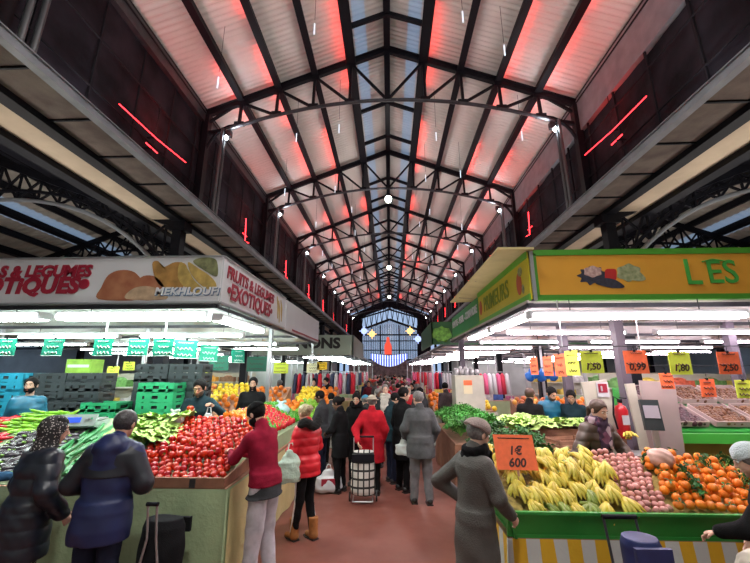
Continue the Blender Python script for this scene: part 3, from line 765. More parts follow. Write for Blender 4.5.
        S.cap(hp((0, .06, -.16)), hp((0, .0, -.13)), .07, .06, .01, None, 's')
        if st in ('short', 'bald'): S.cap(hp((-.1, -.02, -.16)), hp((.1, -.02, -.16)), .10, .10, .01, None, 's')
        S.wrinkle(.0025, 160, 2); S.build('hair', hm, root)
    if beard:
        S = SDF(hc - .2, hc + .2, v2); S.ell(hp((0, .022, -.052)), (.066, .082, .072), RH, .005)
        S.ell(hp((0, .06, .010)), (.06, .09, .062), RH, .006, 's'); S.ell(hp((0, -.09, -.03)), (.11, .085, .13), RH, .006, 's')
        S.cap(hp((-.018, .104, -.060)), hp((.018, .104, -.060)), .013, .013, .003, None, 's')
        S.wrinkle(.002, 160, 2); S.build('beard', beard, root)
    if hat:
        st, hm = hat[0], hat[1]; S = SDF(hc - .26, hc + .24, v2)
        if st == 'beanie':
            S.ell(hp((0, -.018, .038)), (.095, .115, .100), RH, .01); S.cut(hp((0, 0, .028)), RH @ np.array((0, -.25, -1)), .006)
            S.wrinkle(.003, 60, 1, .2)
        if st == 'beret':
            S.ell(hp((0, -.028, .055)), (.112, .130, .085), RH, .02); S.cut(hp((0, 0, .030)), RH @ np.array((0, -.2, -1)), .006); S.wrinkle(.006, 46, 2, .7)
        if st == 'bucket':
            S.ell(hp((0, -.016, .05)), (.092, .110, .085), RH, .01); S.cut(hp((0, 0, .045)), RH @ np.array((0, 0, -1)), .004)
            S.ell(hp((0, -.012, .040)), (.135, .155, .016), RH, .015)
        if st == 'flat': 
            S.ell(hp((0, -.01, .06)), (.098, .125, .06), RH, .02); S.cut(hp((0, 0, .045)), RH @ np.array((0, 0, -1)), .004); S.ell(hp((0, .11, .048)), (.07, .05, .010), RH, .012)
        if st == 'cap':
            S.ell(hp((0, -.016, .035)), (.090, .110, .092), RH, .01); S.cut(hp((0, 0, .035)), RH @ np.array((0, 0, -1)), .004); S.ell(hp((0, .13, .036)), (.07, .07, .010), RH, .012)
        if st == 'scarf':                       # headscarf wrapping head and neck, face left open
            S.ell(hp((0, -.022, .022)), (.095, .118, .108), RH, .01); S.cap(hp((0, -.02, -.02)), T((0, -.01, 1.44)), .092, .10, .04)
            S.ell(hp((0, .105, -.018)), (.062, .075, .088), RH, .010, 's'); S.wrinkle(.004, 50, 2, .8)
        S.build({'scarf': 'headscarf'}.get(st, 'hat'), hm, root)
    if scarf:
        S = SDF(T((-.22, -.25, 1.1)) - .05, hp((.2, .22, .02)) + .05, max(vox, .011))
        for dz in (-.03, .02) if scarf[1] != 'wrap' else (-.02, .03):
            for k in range(14):
                a = 2 * PI * k / 14; a2 = a + 2 * PI / 14; c = lambda a: T((.088 * math.cos(a), .010 + .088 * math.sin(a), 1.475 + dz + .02 * math.sin(a)))
                S.cap(c(a), c(a2), .034, .034, .015)
        if scarf[1] != 'wrap': S.cap(T((.05, .12, 1.44)), T((.06, .17, 1.16)), .05, .045, .02, (RL[:, 1], .4)); S.cap(T((-.04, .12, 1.44)), T((-.02, .17, 1.22)), .045, .045, .02, (RL[:, 1], .4))
        S.wrinkle(.006, 60, 1); S.build('scarf', scarf[0], root)
    return root
def fab(name, col, **k): return mat(name, col, k.pop('rough', .9), noise=k.pop('noise', (9, .18)), bump=k.pop('bump', (140, .25)), spec=.12, **k)
m_hb = mat('hair_black', (.006, .005, .005), .7, noise=(60, .4), spec=.15); m_hbr = mat('hair_brown', (.06, .03, .018), .55, noise=(60, .3)); m_hgr = mat('hair_grey', (.16, .15, .145), .6, noise=(60, .3)); m_hbl = mat('hair_blonde', (.42, .34, .20), .55, noise=(50, .35))
mat('shoe_black', (.015, .015, .016), .45); mat('sole_dark', (.03, .028, .026), .7)
f_blk = fab('black_cloth', (.009, .009, .010)); f_nvy = fab('navy_cloth', (.016, .022, .05)); f_char = fab('charcoal_cloth', (.045, .047, .052)); f_teal = fab('dark_teal_cloth', (.018, .040, .052))
f_jean = fab('dark_jeans', (.018, .023, .045)); f_burg = fab('burgundy_knit', (.26, .012, .035)); f_red = mat('red_puffer', (.62, .012, .025), .4, noise=(8, .1)); f_rcoat = fab('crimson_wool', (.40, .012, .022))
f_lg = fab('light_grey_jersey', (.52, .50, .55)); f_gj = fab('grey_anorak', (.085, .088, .092)); f_puf = mat('dark_puffer', (.014, .017, .028), .35, noise=(8, .2)); f_gcoat = mat('grey_quilted_coat', (.075, .068, .062), .6, noise=(9, .12), bump=(90, .3))
f_brn = mat('brown_puffer', (.075, .048, .036), .45, noise=(8, .2)); f_blu = mat('navy_rain_jacket', (.012, .020, .085), .5, noise=(7, .15)); f_bluj = mat('teal_blue_puffer', (.012, .14, .24), .45, noise=(8, .2))
f_gtr = fab('grey_trousers', (.17, .17, .18)); f_wh = fab('white_cloth', (.7, .7, .7)); f_fur = mat('black_fur', (.010, .010, .010), .9, bump=(200, 1)); f_dtrim = mat('dark_shoulder_panel', (.012, .014, .022), .5)
f_boot = mat('tan_boot_leather', (.34, .13, .035), .6, noise=(20, .2))
def _pat(m, N, L, b, tc):
    v = N.new('ShaderNodeTexVoronoi'); v.inputs['Scale'].default_value = 55; L.new(tc.outputs['Object'], v.inputs[0])
    r = N.new('ShaderNodeValToRGB'); L.new(v.outputs['Distance'], r.inputs[0]); e = r.color_ramp.elements
    e[0].color = (.55, .52, .5, 1); e[0].position = .25; e[1].color = (.02, .018, .02, 1); e[1].position = .34; L.new(r.outputs[0], b.inputs[0])
f_pat = mat('patterned_headscarf', (.3, .3, .3), .8, build=_pat)
def _pat2(m, N, L, b, tc):
    v = N.new('ShaderNodeTexVoronoi'); v.inputs['Scale'].default_value = 14; L.new(tc.outputs['Object'], v.inputs[0])
    r = N.new('ShaderNodeValToRGB'); L.new(v.outputs['Color'], r.inputs[0]); e = r.color_ramp.elements; r.color_ramp.interpolation = 'CONSTANT'
    e[0].color = (.05, .02, .05, 1); e[0].position = 0; e[1].color = (.42, .30, .34, 1); e[1].position = .5
    q = e.new(.68); q.color = (.16, .05, .10, 1); L.new(r.outputs[0], b.inputs[0])
f_scf = mat('purple_patterned_scarf', (.3, .2, .3), .85, build=_pat2)
f_wool = mat('greige_wool_hat', (.44, .34, .32), .9, bump=(120, .8)); f_tan = fab('beige_felt', (.36, .31, .25)); f_bwool = fab('blue_wool', (.06, .24, .38)); f_cream = fab('cream_cloth', (.55, .52, .46))

def H(px, py, Y): return at(px, py, Y=Y)
# --- the close shoppers
person('woman in long dark puffer coat and speckled black and white headscarf, seen from behind', -3.17, 3.40, math.radians(-22), 1.70, 0, .009, 'light', True, .08, (-.45, .15),
       armR=((.26, -.02, 1.13), (.24, .16, .90), (-1, 0, 0)), armL=((-.26, .02, 1.13), (-.22, .22, 1.02)),
       top=dict(m=f_puf, hem=.58, quilt=.13, thick=.050, bulk=1.06, flare=.01), trousers=(mat('patterned_trousers', (.2, .2, .2), .8, build=_pat), 1.1), hat=('scarf', f_pat), hair=('short', m_hb))
person('man in navy blue hooded jacket with dark shoulders, seen from behind beside the tomatoes', -2.46, 3.36, math.radians(6), 1.76, 0, .009, 'tan', False, .08, (-.1, .3),
       armR=((.30, .0, 1.14), (.20, .24, 1.05), (0, 0, -1)), armL=((-.30, .0, 1.14), (-.20, .22, 1.05), (0, 0, -1)),
       top=dict(m=f_blu, hem=.72, hood=True, thick=.044, bulk=1.06, yoke=f_dtrim), trousers=(f_jean, 1.05), hair=('short', mat('hair_dark_greying', (.045, .042, .045), .5, noise=(80, .4))))
person('bearded man in burgundy sweater and pale grey joggers reaching for tomatoes', -1.36, 4.25, math.radians(66), 1.78, 0, .008, 'light', False, .22, (.12, .32),
       armR=((.22, .28, 1.12), (.10, .50, 1.13), (0, 0, -1)), armL=((-.20, .28, 1.14), (-.02, .52, 1.17), (0, 0, -1)), curl=.5,
       legs={1: ((.10, .04, .50), (.10, -.04, .075)), -1: ((-.09, .02, .50), (-.12, .04, .075))},
       top=[dict(m=f_burg, hem=.90, knit=True, thick=.026, wr=.005), dict(m=f_char, hem=.79, sleeves=False, thick=.018, flare=.032, collar=0, lower=True)], trousers=(f_lg, 1.22), shoes=(mat('white_trainer', (.6, .6, .6), .5),),
       hair=('short', m_hb), hat=('beanie', f_blk), beard=m_hb)
person('woman in red puffer jacket, striped black leggings and tan boots holding a carrier bag', -1.12, 5.22, math.radians(48), 1.66, 0, .009, 'light', True, .06, (.1, .35),
       armR=((.23, .06, 1.14), (.12, .24, 1.12), (-1, 0, 0)), armL=((-.23, .04, 1.14), (-.14, .26, 1.10)),
       legs={1: ((.09, .05, .50), (.10, -.06, .075)), -1: ((-.09, .02, .50), (-.10, .10, .075))},
       top=dict(m=f_red, hem=.80, quilt=.11, thick=.042, fur=f_fur, hood=False), trousers=(f_blk, .9, f_wh), shoes=(f_boot, .27), hair=('bun', m_hbl))
person('woman in long grey quilted coat and knitted beret, hand on hip, beside the bananas', .70, 3.42, math.radians(-62), 1.69, 0, .008, 'light', True, .06, (-.1, .25),
       armL=((-.36, -.12, 1.16), (-.20, .10, .98), (1, 0, 0)), armR=((.24, .06, 1.14), (.20, .22, .98)),
       top=dict(m=f_gcoat, hem=.42, thick=.040, bulk=.98, flare=.03, wr=.006), trousers=(f_blk,), hair=('short', m_hgr), hat=('beret', f_wool), scarf=(f_blk, 'x'))
person('man in grey anorak and loose grey trousers walking away with a white bag', .50, 6.55, math.radians(4), 1.76, 0, .010, 'light', False, .03, (.5, .1),
       armL=((-.27, .0, 1.13), (-.24, .14, .95)), armR=((.27, -.02, 1.13), (.22, .12, .92)),
       top=dict(m=f_gj, hem=.70, thick=.040, bulk=1.1), trousers=(f_gtr, 1.15), hair=('short', m_hgr), legs={1: ((.10, .02, .50), (.12, -.02, .075)), -1: ((-.10, .03, .50), (-.12, .05, .075))})
person('dark-haired man in black overcoat talking to the man in the grey anorak', .22, 7.2, math.radians(-50), 1.80, 0, .010, 'light', False, .03, (-.35, .1),
       top=dict(m=f_blk, hem=.52, thick=.032), trousers=(f_blk,), hair=('short', m_hb))
person('person in crimson wool coat and beige hat pulling a checked shopping trolley', -.34, 7.0, 0, 1.66, 0, .010, 'light', True, .02, (.0, .1),
       armL=((-.30, -.12, 1.14), (-.24, -.32, .96)), armR=((.25, -.02, 1.13), (.2, .05, .9)),
       top=dict(m=f_rcoat, hem=.56, thick=.044, bulk=1.12, flare=.02), trousers=(f_blk, 1.0), hair=('short', m_hgr), hat=('bucket', f_tan))
person('woman in black coat with dark ponytail facing the stall', -.92, 7.1, math.radians(70), 1.64, 0, .012, 'brown', True, .05, (.1, .3),
       armR=((.2, .1, 1.12), (.08, .27, 1.05), (0, 0, -1)), armL=((-.2, .1, 1.12), (-.06, .27, 1.05), (0, 0, -1)), top=dict(m=f_blk, hem=.62, thick=.034, bulk=1.04), trousers=(f_blk,), hair=('bun', m_hb))
person('man in black roll-neck coat looking down beside the crimson coat', -.66, 7.55, math.radians(170), 1.70, 0, .012, 'tan', False, .04, (.1, .35),
       top=dict(m=f_blk, hem=.5, thick=.03), trousers=(f_blk,), hair=('short', m_hb), scarf=(f_blk, 'wrap'))
person('man in dark teal jacket and jeans half hidden behind the crimson coat', .02, 7.7, math.radians(-60), 1.68, 0, .012, 'tan', False, .06, (-.3, .3),
       top=dict(m=f_teal, hem=.78, thick=.036), trousers=(f_jean,), hair=('short', m_hb), hat=('cap', f_blk))
person('person in pale blue woolly hat behind the crimson coat', -.52, 8.3, math.radians(30), 1.58, 0, .014, 'light', True, .05, (0, .2), top=dict(m=f_char, hem=.7, thick=.035), trousers=(f_blk,), hat=('beanie', f_bwool), hair=('short', m_hgr))
person('bald man with pale scarf walking towards the camera in the crowd', -.12, 8.9, math.radians(178), 1.80, 0, .012, 'light', False, .02, (.1, .1), top=dict(m=f_char, hem=.6, thick=.034), trousers=(f_blk,), hair=('bald', m_hgr), scarf=(f_cream, 'x'))
person('man in charcoal gilet beside the citrus mound in profile', -1.42, 7.95, math.radians(80), 1.70, 0, .012, 'brown', False, .05, (.1, .25),
       armR=((.2, .12, 1.12), (.12, .3, 1.1), (0, 0, -1)), armL=((-.2, .12, 1.12), (-.10, .3, 1.1), (0, 0, -1)), top=dict(m=f_char, hem=.78, thick=.034), trousers=(f_jean,), hair=('short', m_hb))
# --- the sellers
person('seller in dark teal sweater holding a tomato and a white carrier bag', -2.93, 5.72, math.radians(200), 1.76, .24, .008, 'tan', False, .14, (-.2, .28),
       armR=((.26, .12, 1.15), (.12, .30, 1.24), (-.3, -.2, 1)), armL=((-.34, .12, 1.22), (-.22, .30, 1.34), (0, 0, -1)), curl=1.1,
       top=dict(m=f_teal, hem=.84, thick=.030), trousers=(f_jean,), hair=('short', m_hb), beard=mat('stubble', (.10, .065, .05), .8))
person('bearded seller in black jacket behind the peppers', -2.78, 7.5, math.radians(195), 1.80, .18, .010, 'tan', False, .03, (0, .1), top=dict(m=f_blk, hem=.8, thick=.044, bulk=1.05), trousers=(f_blk,), hair=('short', m_hb), beard=m_hb)
person('saleswoman in brown padded jacket and purple patterned scarf behind the weighing scale', 2.49, 4.84, math.radians(198), 1.72, .06, .008, 'light', True, .10, (.0, .30),
       armR=((.34, .06, 1.10), (.13, .20, 1.02), (-1, 0, 0)), armL=((-.30, .12, 1.12), (-.16, .33, 1.08), (0, 0, -1)),
       top=dict(m=f_brn, hem=.78, quilt=.10, thick=.044, bulk=1.02), trousers=(f_blk,), hair=('tail', m_hbr), scarf=(f_scf, 1))
person('man in blue jacket behind the greens looking down, middle one of three', 3.02, 7.4, math.radians(190), 1.74, .1, .011, 'tan', False, .12, (0, .45), top=dict(m=f_bluj, hem=.8, thick=.034), trousers=(f_jean,), hair=('short', m_hb), beard=mat('stubble', (.1, .06, .05), .8))
person('man in black jacket with his back turned behind the green bunches', 2.52, 7.0, math.radians(-35), 1.70, .1, .011, 'tan', False, .08, (-.2, .2), top=dict(m=f_blk, hem=.8, thick=.036, bulk=1.04), trousers=(f_blk,), hair=('short', m_hbr))
person('younger man in dark blue jacket bending over the lettuces near the hanging blue bags', 3.44, 7.3, math.radians(150), 1.68, .1, .011, 'tan', False, .15, (0, .35), top=dict(m=f_teal, hem=.8, thick=.034), trousers=(f_jean,), hair=('short', m_hb))
person('man in blue puffer jacket standing before the blue crates', -5.62, 5.65, math.radians(205), 1.70, .30, .010, 'light', False, .0, (-.05, .0), top=dict(m=f_bluj, hem=.8, thick=.036, bulk=1.05, collar=0), trousers=(f_jean,), hair=('short', m_hb), beard=m_hb)
person('woman in white cap and black coat reaching towards the oranges', 2.84, 3.04, math.radians(56), 1.58, 0, .008, 'light', True, .14, (.15, .3),
       armL=((-.18, .26, 1.10), (-.10, .44, 1.02), (0, 0, -1)), armR=((.26, .02, 1.12), (.22, .18, .92)), top=dict(m=f_blk, hem=.5, thick=.04, bulk=1.05), trousers=(f_blk,), hair=('long', m_hgr), hat=('beanie', mat('white_wool', (.6, .68, .72), .9, bump=(100, .6))))
person('shopper in denim-blue sleeve at the edge of the picture beside the red peppers', -4.25, 3.55, math.radians(-8), 1.62, 0, .010, 'tan', False, .06, (-.2, .3), armR=((.34, .14, 1.18), (.42, .36, 1.16), (0, 0, -1)), top=dict(m=fab('denim_blue', (.03, .085, .17)), hem=.8, thick=.034), trousers=(f_jean,), hair=('short', m_hb))

for (x, y, h_, nm) in ((-2.93, 5.72, .24, 'the seller in dark teal'), (-2.78, 7.5, .18, 'the bearded seller'), (2.49, 4.84, .06, 'the saleswoman in brown'), (3.02, 7.4, .1, 'the man in the blue jacket'), (2.52, 7.0, .1, 'the man with his back turned'), (3.44, 7.3, .1, 'the younger man'), (-5.62, 5.65, .3, 'the man in the blue puffer')):
    tag(MB().box((0, 0, h_ - .015), (.5, .42, .03)).box((-.2, 0, h_ / 2 - .015), (.04, .42, h_ - .03)).box((.2, 0, h_ / 2 - .015), (.04, .42, h_ - .03)).build('wooden_platform', mat('platform_wood', (.3, .2, .12), .8, noise=(8, .2)), None, (x, y, 0)), 'low wooden platform under the feet of ' + nm, 'platform')
# ================================================================ STALLS
m_gcloth = mat('pale_green_cloth', (.36, .47, .27), .85, noise=(2.5, .12), bump=(30, .2)); m_ycloth = mat('straw_yellow_cloth', (.58, .50, .24), .85, noise=(2.5, .12), bump=(30, .2))
m_wood = mat('crate_wood', (.36, .19, .12), .75, noise=(9, .2)); m_card = mat('brown_cardboard', (.26, .12, .07), .8, noise=(8, .15)); m_pale = mat('pale_board', (.55, .55, .50), .7, noise=(3, .08))
m_gpl = mat('green_plastic', (.03, .36, .15), .4, noise=(6, .1)); m_bpl = mat('black_plastic', (.035, .045, .05), .5, noise=(6, .15)); m_blpl = mat('blue_plastic', (.02, .28, .42), .45, noise=(6, .1))
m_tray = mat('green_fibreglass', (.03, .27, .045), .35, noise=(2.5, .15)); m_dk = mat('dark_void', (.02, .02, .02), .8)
m_white = mat('white_panel', (.58, .59, .62), .4, noise=(1.2, .04)); m_soff = mat('canopy_underside', (.40, .46, .43), .5, noise=(1.5, .08)); m_soffr = mat('canopy_underside_warm', (.50, .44, .44), .5, noise=(1.5, .08))
m_redl = mat('red_lettering', (.28, .008, .028), .5); m_tubeL = emis('cool_tube_glow', (.88, 1, .95), L_TUBE); m_tubeR = emis('warm_tube_glow', (1, .86, .92), L_TUBE)
m_ytag = mat('yellow_card', (.72, .85, .08), .7, noise=(20, .05)); m_otag = mat('orange_card', (.95, .17, .06), .7, noise=(20, .06)); m_gtag = mat('green_slate_card', (.008, .27, .17), .5, noise=(12, .1)); m_ink = mat('black_marker', (.05, .02, .02), .7); m_chalk = mat('white_chalk', (.75, .85, .8), .7)
m_pbag = mat('white_plastic_bag', (.62, .68, .66), .35, alpha=.85, bump=(25, .5))
m_alu = mat('brushed_aluminium', (.45, .46, .48), .35, .7)

def drape(name, x0, x1, y0, y1, z1, m, parent, sides='fl', z0=.02, amp=.018):
    """cloth hanging round a table: front (f), aisle side at x1 (r) or x0 (l)"""
    path = []
    if 'l' in sides: path += [(x0, y) for y in np.linspace(y1, y0, 40)]
    if 'f' in sides: path += [(x, y0) for x in np.linspace(x0, x1, int((x1 - x0) * 22) + 2)]
    if 'r' in sides: path += [(x1, y) for y in np.linspace(y0, y1, 40)]
    mb = MB(); vs = []; n = 8; cx, cy = (x0 + x1) / 2, (y0 + y1) / 2
    for i, (x, y) in enumerate(path):
        for j in range(n + 1):
            t = j / n; q = amp * t * (math.sin(i * .55) + .5 * math.sin(i * 1.31 + 1)) + .02 * t
            ox = (1 if x > cx else -1) if x in (x0, x1) else 0; oy = -1 if y == y0 else 0
            vs.append((x + ox * q, y + oy * q, z1 + (z0 - z1) * t))
    k = n + 1; mb.add(vs, [(i * k + j, (i + 1) * k + j, (i + 1) * k + j + 1, i * k + j + 1) for i in range(len(path) - 1) for j in range(n)], True)
    return mb.build(name, m, parent)
def slope(mb, x0, x1, y0, y1, zf, n=10, m=8, base=.9):
    vs = []
    for i in range(n + 1):
        for j in range(m + 1):
            x = x0 + (x1 - x0) * i / n; y = y0 + (y1 - y0) * j / m; vs.append((x, y, zf(x, y)))
    k = m + 1; N_ = len(vs); vs += [(v[0], v[1], base) for v in vs]
    f = [(i * k + j, (i + 1) * k + j, (i + 1) * k + j + 1, i * k + j + 1) for i in range(n) for j in range(m)]
    f += [tuple(N_ + q for q in a[::-1]) for a in f]
    for i in range(n): f.append((i * k, N_ + i * k, N_ + (i + 1) * k, (i + 1) * k)); f.append((i * k + m, (i + 1) * k + m, N_ + (i + 1) * k + m, N_ + i * k + m))
    for j in range(m): f.append((j, j + 1, N_ + j + 1, N_ + j)); a = n * k + j; f.append((a, N_ + a, N_ + a + 1, a + 1))
    return mb.add(vs, f)
def table(label, x0, x1, y0, y1, z, cloth=None, sides='fr', zf=None, slm=None, cloth2=None, sx=None):
    t = empty('market_table', (0, 0, 0), label, 'table'); t.location = ((x0 + x1) / 2, (y0 + y1) / 2, 0); off = Vector((-(x0 + x1) / 2, -(y0 + y1) / 2, 0))
    P = []
    P.append(MB().b2((x0, y0, z - .03), (x1, y1, z)).build('tabletop', m_wood, t))
    for x in (x0 + .06, x1 - .06):
        for y in (y0 + .06, y1 - .06): P.append(MB().b2((x - .025, y - .025, 0), (x + .025, y + .025, z - .03)).build('leg', m_steel2, t))
    if cloth: P.append(drape('cloth', x0 - .015, x1 + .015, y0 - .015, y1, z, cloth, t, sides))
    if cloth2: P.append(drape('side_cloth', x0 - .02, x1 + .02, y0 - .01, y1, z, cloth2, t, 'r' if sides[-1] == 'r' else 'l'))
    if zf: P.append(slope(MB(), sx[0] if sx else x0 + .03, sx[1] if sx else x1 - .03, y0 + .04, y1 - .02, zf, base=z - .005).build('display_slope', slm or m_dk, t))
    for p in P: p.location = off
    return t

# ---------------------------------------------------------------- produce prototypes
def pm(name, col, rough=.35, r=.12, noise=(12, .12), **k): return mat(name, col, rough, noise=noise, rand=r, **k)
p_tom = pm('tomato_skin', (.42, .012, .006), .2, .2, (7, .0, (.56, .03, .008))); p_tomleaf = mat('calyx_green', (.08, .2, .02), .7)
p_or = pm('orange_peel', (.85, .22, .012), .4, .12, (10, .08), bump=(260, .3)); p_lem = pm('lemon_peel', (.85, .60, .03), .4, .1); p_leaf = mat('fruit_leaf', (.03, .13, .02), .5, rand=.2)
p_ban = pm('banana_skin', (.72, .50, .05), .45, .14, (5, .0, (.55, .47, .07))); p_bang = pm('green_banana_skin', (.22, .28, .05), .45, .15); p_tip = mat('banana_tip', (.05, .035, .015), .8)
p_red = pm('red_pepper', (.55, .012, .02), .22); p_grn = pm('green_pepper', (.05, .28, .015), .25); p_opep = pm('orange_pepper', (.85, .20, .01), .22); p_lgp = pm('pale_green_pepper', (.22, .48, .03), .3)
p_cuc = pm('cucumber_skin', (.035, .20, .06), .35, .2, (18, .25)); p_aub = pm('aubergine_skin', (.045, .035, .045), .25, .3); p_shal = pm('shallot_skin', (.55, .25, .22), .45, .18, (14, .15)); p_pot = pm('red_potato_skin', (.42, .07, .08), .6, .15)
p_let = mat('lettuce_leaf', (.42, .62, .16), .5, noise=(8, .3), rand=.15); p_herb = mat('herb_leaf', (.05, .26, .03), .55, rand=.3, noise=(9, .4)); p_herb2 = mat('dark_leaf', (.03, .13, .025), .55, rand=.3, noise=(9, .4)); p_stem = mat('herb_stem', (.22, .42, .08), .6)
p_date = pm('date_skin', (.13, .045, .015), .3, .25); p_fig = pm('dark_plum_skin', (.05, .012, .02), .35, .3); p_app = pm('apple_skin', (.55, .08, .03), .3, .2, (5, .0, (.65, .35, .05))); p_car = pm('carrot_skin', (.85, .22, .03), .5)

def proto(name, builder, label, cat, group):
    """an Empty or mesh prototype that is never left at the origin: its first placement moves it"""
    o = builder(); tag(o, label, cat, group); return [o, False]
def place(pr, loc, R=None, scale=None, label=None, group=None):
    if not pr[1]:
        pr[1] = True; o = pr[0]; o.location = loc
        if R is not None: o.rotation_euler = R
        if scale: o.scale = (scale,) * 3
        if label: o['label'] = label
        if group: o['group'] = group
        return o
    return copy_tree(pr[0], loc, R=R, scale=scale, label=label, group=group)
def ce(name):
    o = bpy.data.objects.new(name, None); COL.objects.link(o); return o
def b_tomato():
    o = MB().lathe([(.0, -.034), (.018, -.036), (.034, -.026), (.043, -.004), (.042, .014), (.030, .031), (.014, .034), (.0, .029)], 14, fn=lambda t, z: 1 + .02 * math.cos(5 * t)).build('tomato', p_tom)
    mb = MB()
    for k in range(5):
        a = k * 2 * PI / 5; mb.add([(0, 0, .031), (.010 * math.cos(a + .5), .010 * math.sin(a + .5), .036), (.024 * math.cos(a), .024 * math.sin(a), .038), (.010 * math.cos(a - .5), .010 * math.sin(a - .5), .036)], [(0, 1, 2, 3)])
    mb.tube([(0, 0, .03), (.002, .002, .042)], .0025, 5); mb.build('calyx', p_tomleaf, o); return o
def b_round(name, m, r, leaf=False, sq=.94, lump=0):
    def f():
        o = MB().ell((0, 0, 0), (r, r, r * sq), None, 12, 8, fn=(lambda p: 1 + lump * math.sin(4 * p.x + 3 * p.z)) if lump else None).build(name, m)
        if leaf:
            mb = MB()
            for k in range(3):
                a = k * 2.2; d = Vector((math.cos(a), math.sin(a), 0)); q = Vector((-d.y, d.x, 0)); h = Vector((0, 0, r * .9))
                mb.add([h, h + d * .025 + q * .013 + Vector((0, 0, .01)), h + d * .06, h + d * .025 - q * .013 + Vector((0, 0, .01))], [(0, 1, 2, 3)])
            mb.tube([(0, 0, r * .8), (0, 0, r * 1.15)], .003, 5); mb.build('leaf_sprig', p_leaf, o)
        return o
    return f
def b_bunch(m, n, nm='banana_bunch'):
    def f():
        o = ce(nm)
        for k in range(n):
            a = (k - (n - 1) / 2) * .25; pts = []; rr = []
            for i in range(9):
                t = i / 8; th = -.75 + 1.55 * t; R_ = .14
                y = R_ * math.sin(th) + .08; z = R_ * (1 - math.cos(th)) * 1.0
                p = Vector((0, y, .05 - z)); p = Matrix.Rotation(a, 3, 'Z') @ p; p.x += a * .03 ; p.z += .012 * (k % 2)
                pts.append(p); rr.append([.0055, .011, .0185, .0215, .022, .0215, .0185, .0115, .005][i])
            b = MB().tube(pts, rr, 6).build('banana', m, o)
            MB().tube([pts[-2], pts[-1]], [.0095, .005], 5).build('tip', p_tip, b)
        MB().tube([(0, -.02, .03), (0, .02, .035)], [.016, .022], 7).build('crown_stem', p_bang, o)
        return o
    return f
def b_pepper(m):
    def f():
        o = MB().lathe([(.004, -.045), (.022, -.048), (.036, -.03), (.042, .0), (.044, .022), (.034, .04), (.016, .040), (.004, .032)], 16, fn=lambda t, z: 1 + .09 * math.cos(4 * t)).build('bell_pepper', m)
        MB().tube([(0, 0, .030), (.002, 0, .05), (.010, 0, .066)], [.007, .005, .006], 6).build('stalk', p_stem, o); return o
    return f
def b_long(name, m, L, r, bend=.3, stalk=True, taper=.35):
    def f():
        pts = [(L * (t - .5), bend * L * (t - .5) ** 2, 0) for t in np.linspace(0, 1, 8)]; rr = [r * q for q in (.75, 1, 1, .95, .88, .75, .58, taper * .6)]
        o = MB().tube(pts, rr, 8).build(name, m)
        if stalk: MB().tube([pts[0], (pts[0][0] - .03, pts[0][1] + .01, .008)], [r * .35, r * .25], 5).build('stalk', p_stem, o)
        return o
    return f
def b_lettuce():
    o = ce('lettuce')
    for ring, (n, rad, tilt, s) in enumerate([(8, .02, 1.25, 1), (7, .015, .85, .95), (6, .01, .45, .8), (4, .004, .12, .6)]):
        mb = MB()
        for k in range(n):
            a = 2 * PI * k / n + ring * .4; vs = []; R_ = Matrix.Rotation(a, 3, 'Z')
            for i in range(6):
                for j in range(7):
                    u = (j - 3) / 3; v = i / 5; wdt = .075 * s * math.sin(min(1, v + .25) * PI * .62)
                    rr_ = rad + .15 * s * v; ang = tilt * v ** .7
                    p = Vector((rr_ * math.sin(ang) + .01 + abs(u) * -.012, wdt * u, rr_ * math.cos(ang) * .75 + .012 * math.sin(9 * u + i * 1.3) * v + .01 * math.cos(7 * v + 3 * u)))
                    vs.append(R_ @ p)
            mb.add(vs, [(i * 7 + j, i * 7 + j + 1, i * 7 + 7 + j + 1, i * 7 + 7 + j) for i in range(5) for j in range(6)], True)
        mb.build('leaf_ring', p_let, o)
    return o
def b_herb(m, n=70, R_=.13, name='herb_bunch'):
    def f():
        o = ce(name); st = MB(); lf = MB(); rr = random.Random(3)
        for k in range(n):
            a = rr.uniform(0, 2 * PI); e = rr.uniform(.1, 1) ** .6; d = Vector((math.cos(a) * e, math.sin(a) * e, .55 + rr.uniform(0, .45))) * R_
            if k % 2 == 0: st.tube([(0, 0, -.05), d * .6, d], .002, 3, False)
            for q in range(3):
                c = d + Vector((rr.uniform(-1, 1), rr.uniform(-1, 1), rr.uniform(-.8, .6))) * .032; s = rr.uniform(.016, .030)
                u = Vector((rr.uniform(-1, 1), rr.uniform(-1, 1), rr.uniform(-.2, .6))).normalized(); v = u.cross(Vector((rr.uniform(-1, 1), rr.uniform(-1, 1), 1))).normalized()
                lf.add([c - u * s, c + v * s * .6 + Vector((0, 0, .005)), c + u * s, c - v * s * .6 + Vector((0, 0, .005))], [(0, 1, 2, 3)])
        lf.build('leaves', m, o); st.build('stems', p_stem, o); return o
    return f
def field(pr, x0, x1, y0, y1, zf, pitch, dz=.03, jit=.25, scale=(.9, 1.1), tilt=.7, flat=None, test=None, lim=999, label=None, group=None, rot_=None):
    n = 0; row = 0; y = y0
    while y <= y1:
        x = x0 + (pitch / 2 if row % 2 else 0)
        while x <= x1 and n < lim:
            px_, py_ = x + random.uniform(-jit, jit) * pitch, y + random.uniform(-jit, jit) * pitch
            if test is None or test(px_, py_):
                q = random.choice(pr) if isinstance(pr, list) and isinstance(pr[0], list) else pr
                R = rot_() if rot_ else (random.uniform(-tilt, tilt), random.uniform(-tilt, tilt), random.uniform(0, 6.28))
                place(q, (px_, py_, zf(px_, py_) + dz + random.uniform(0, .012)), R, random.uniform(*scale), label, group); n += 1
            x += pitch
        y += pitch * .87; row += 1
    return n
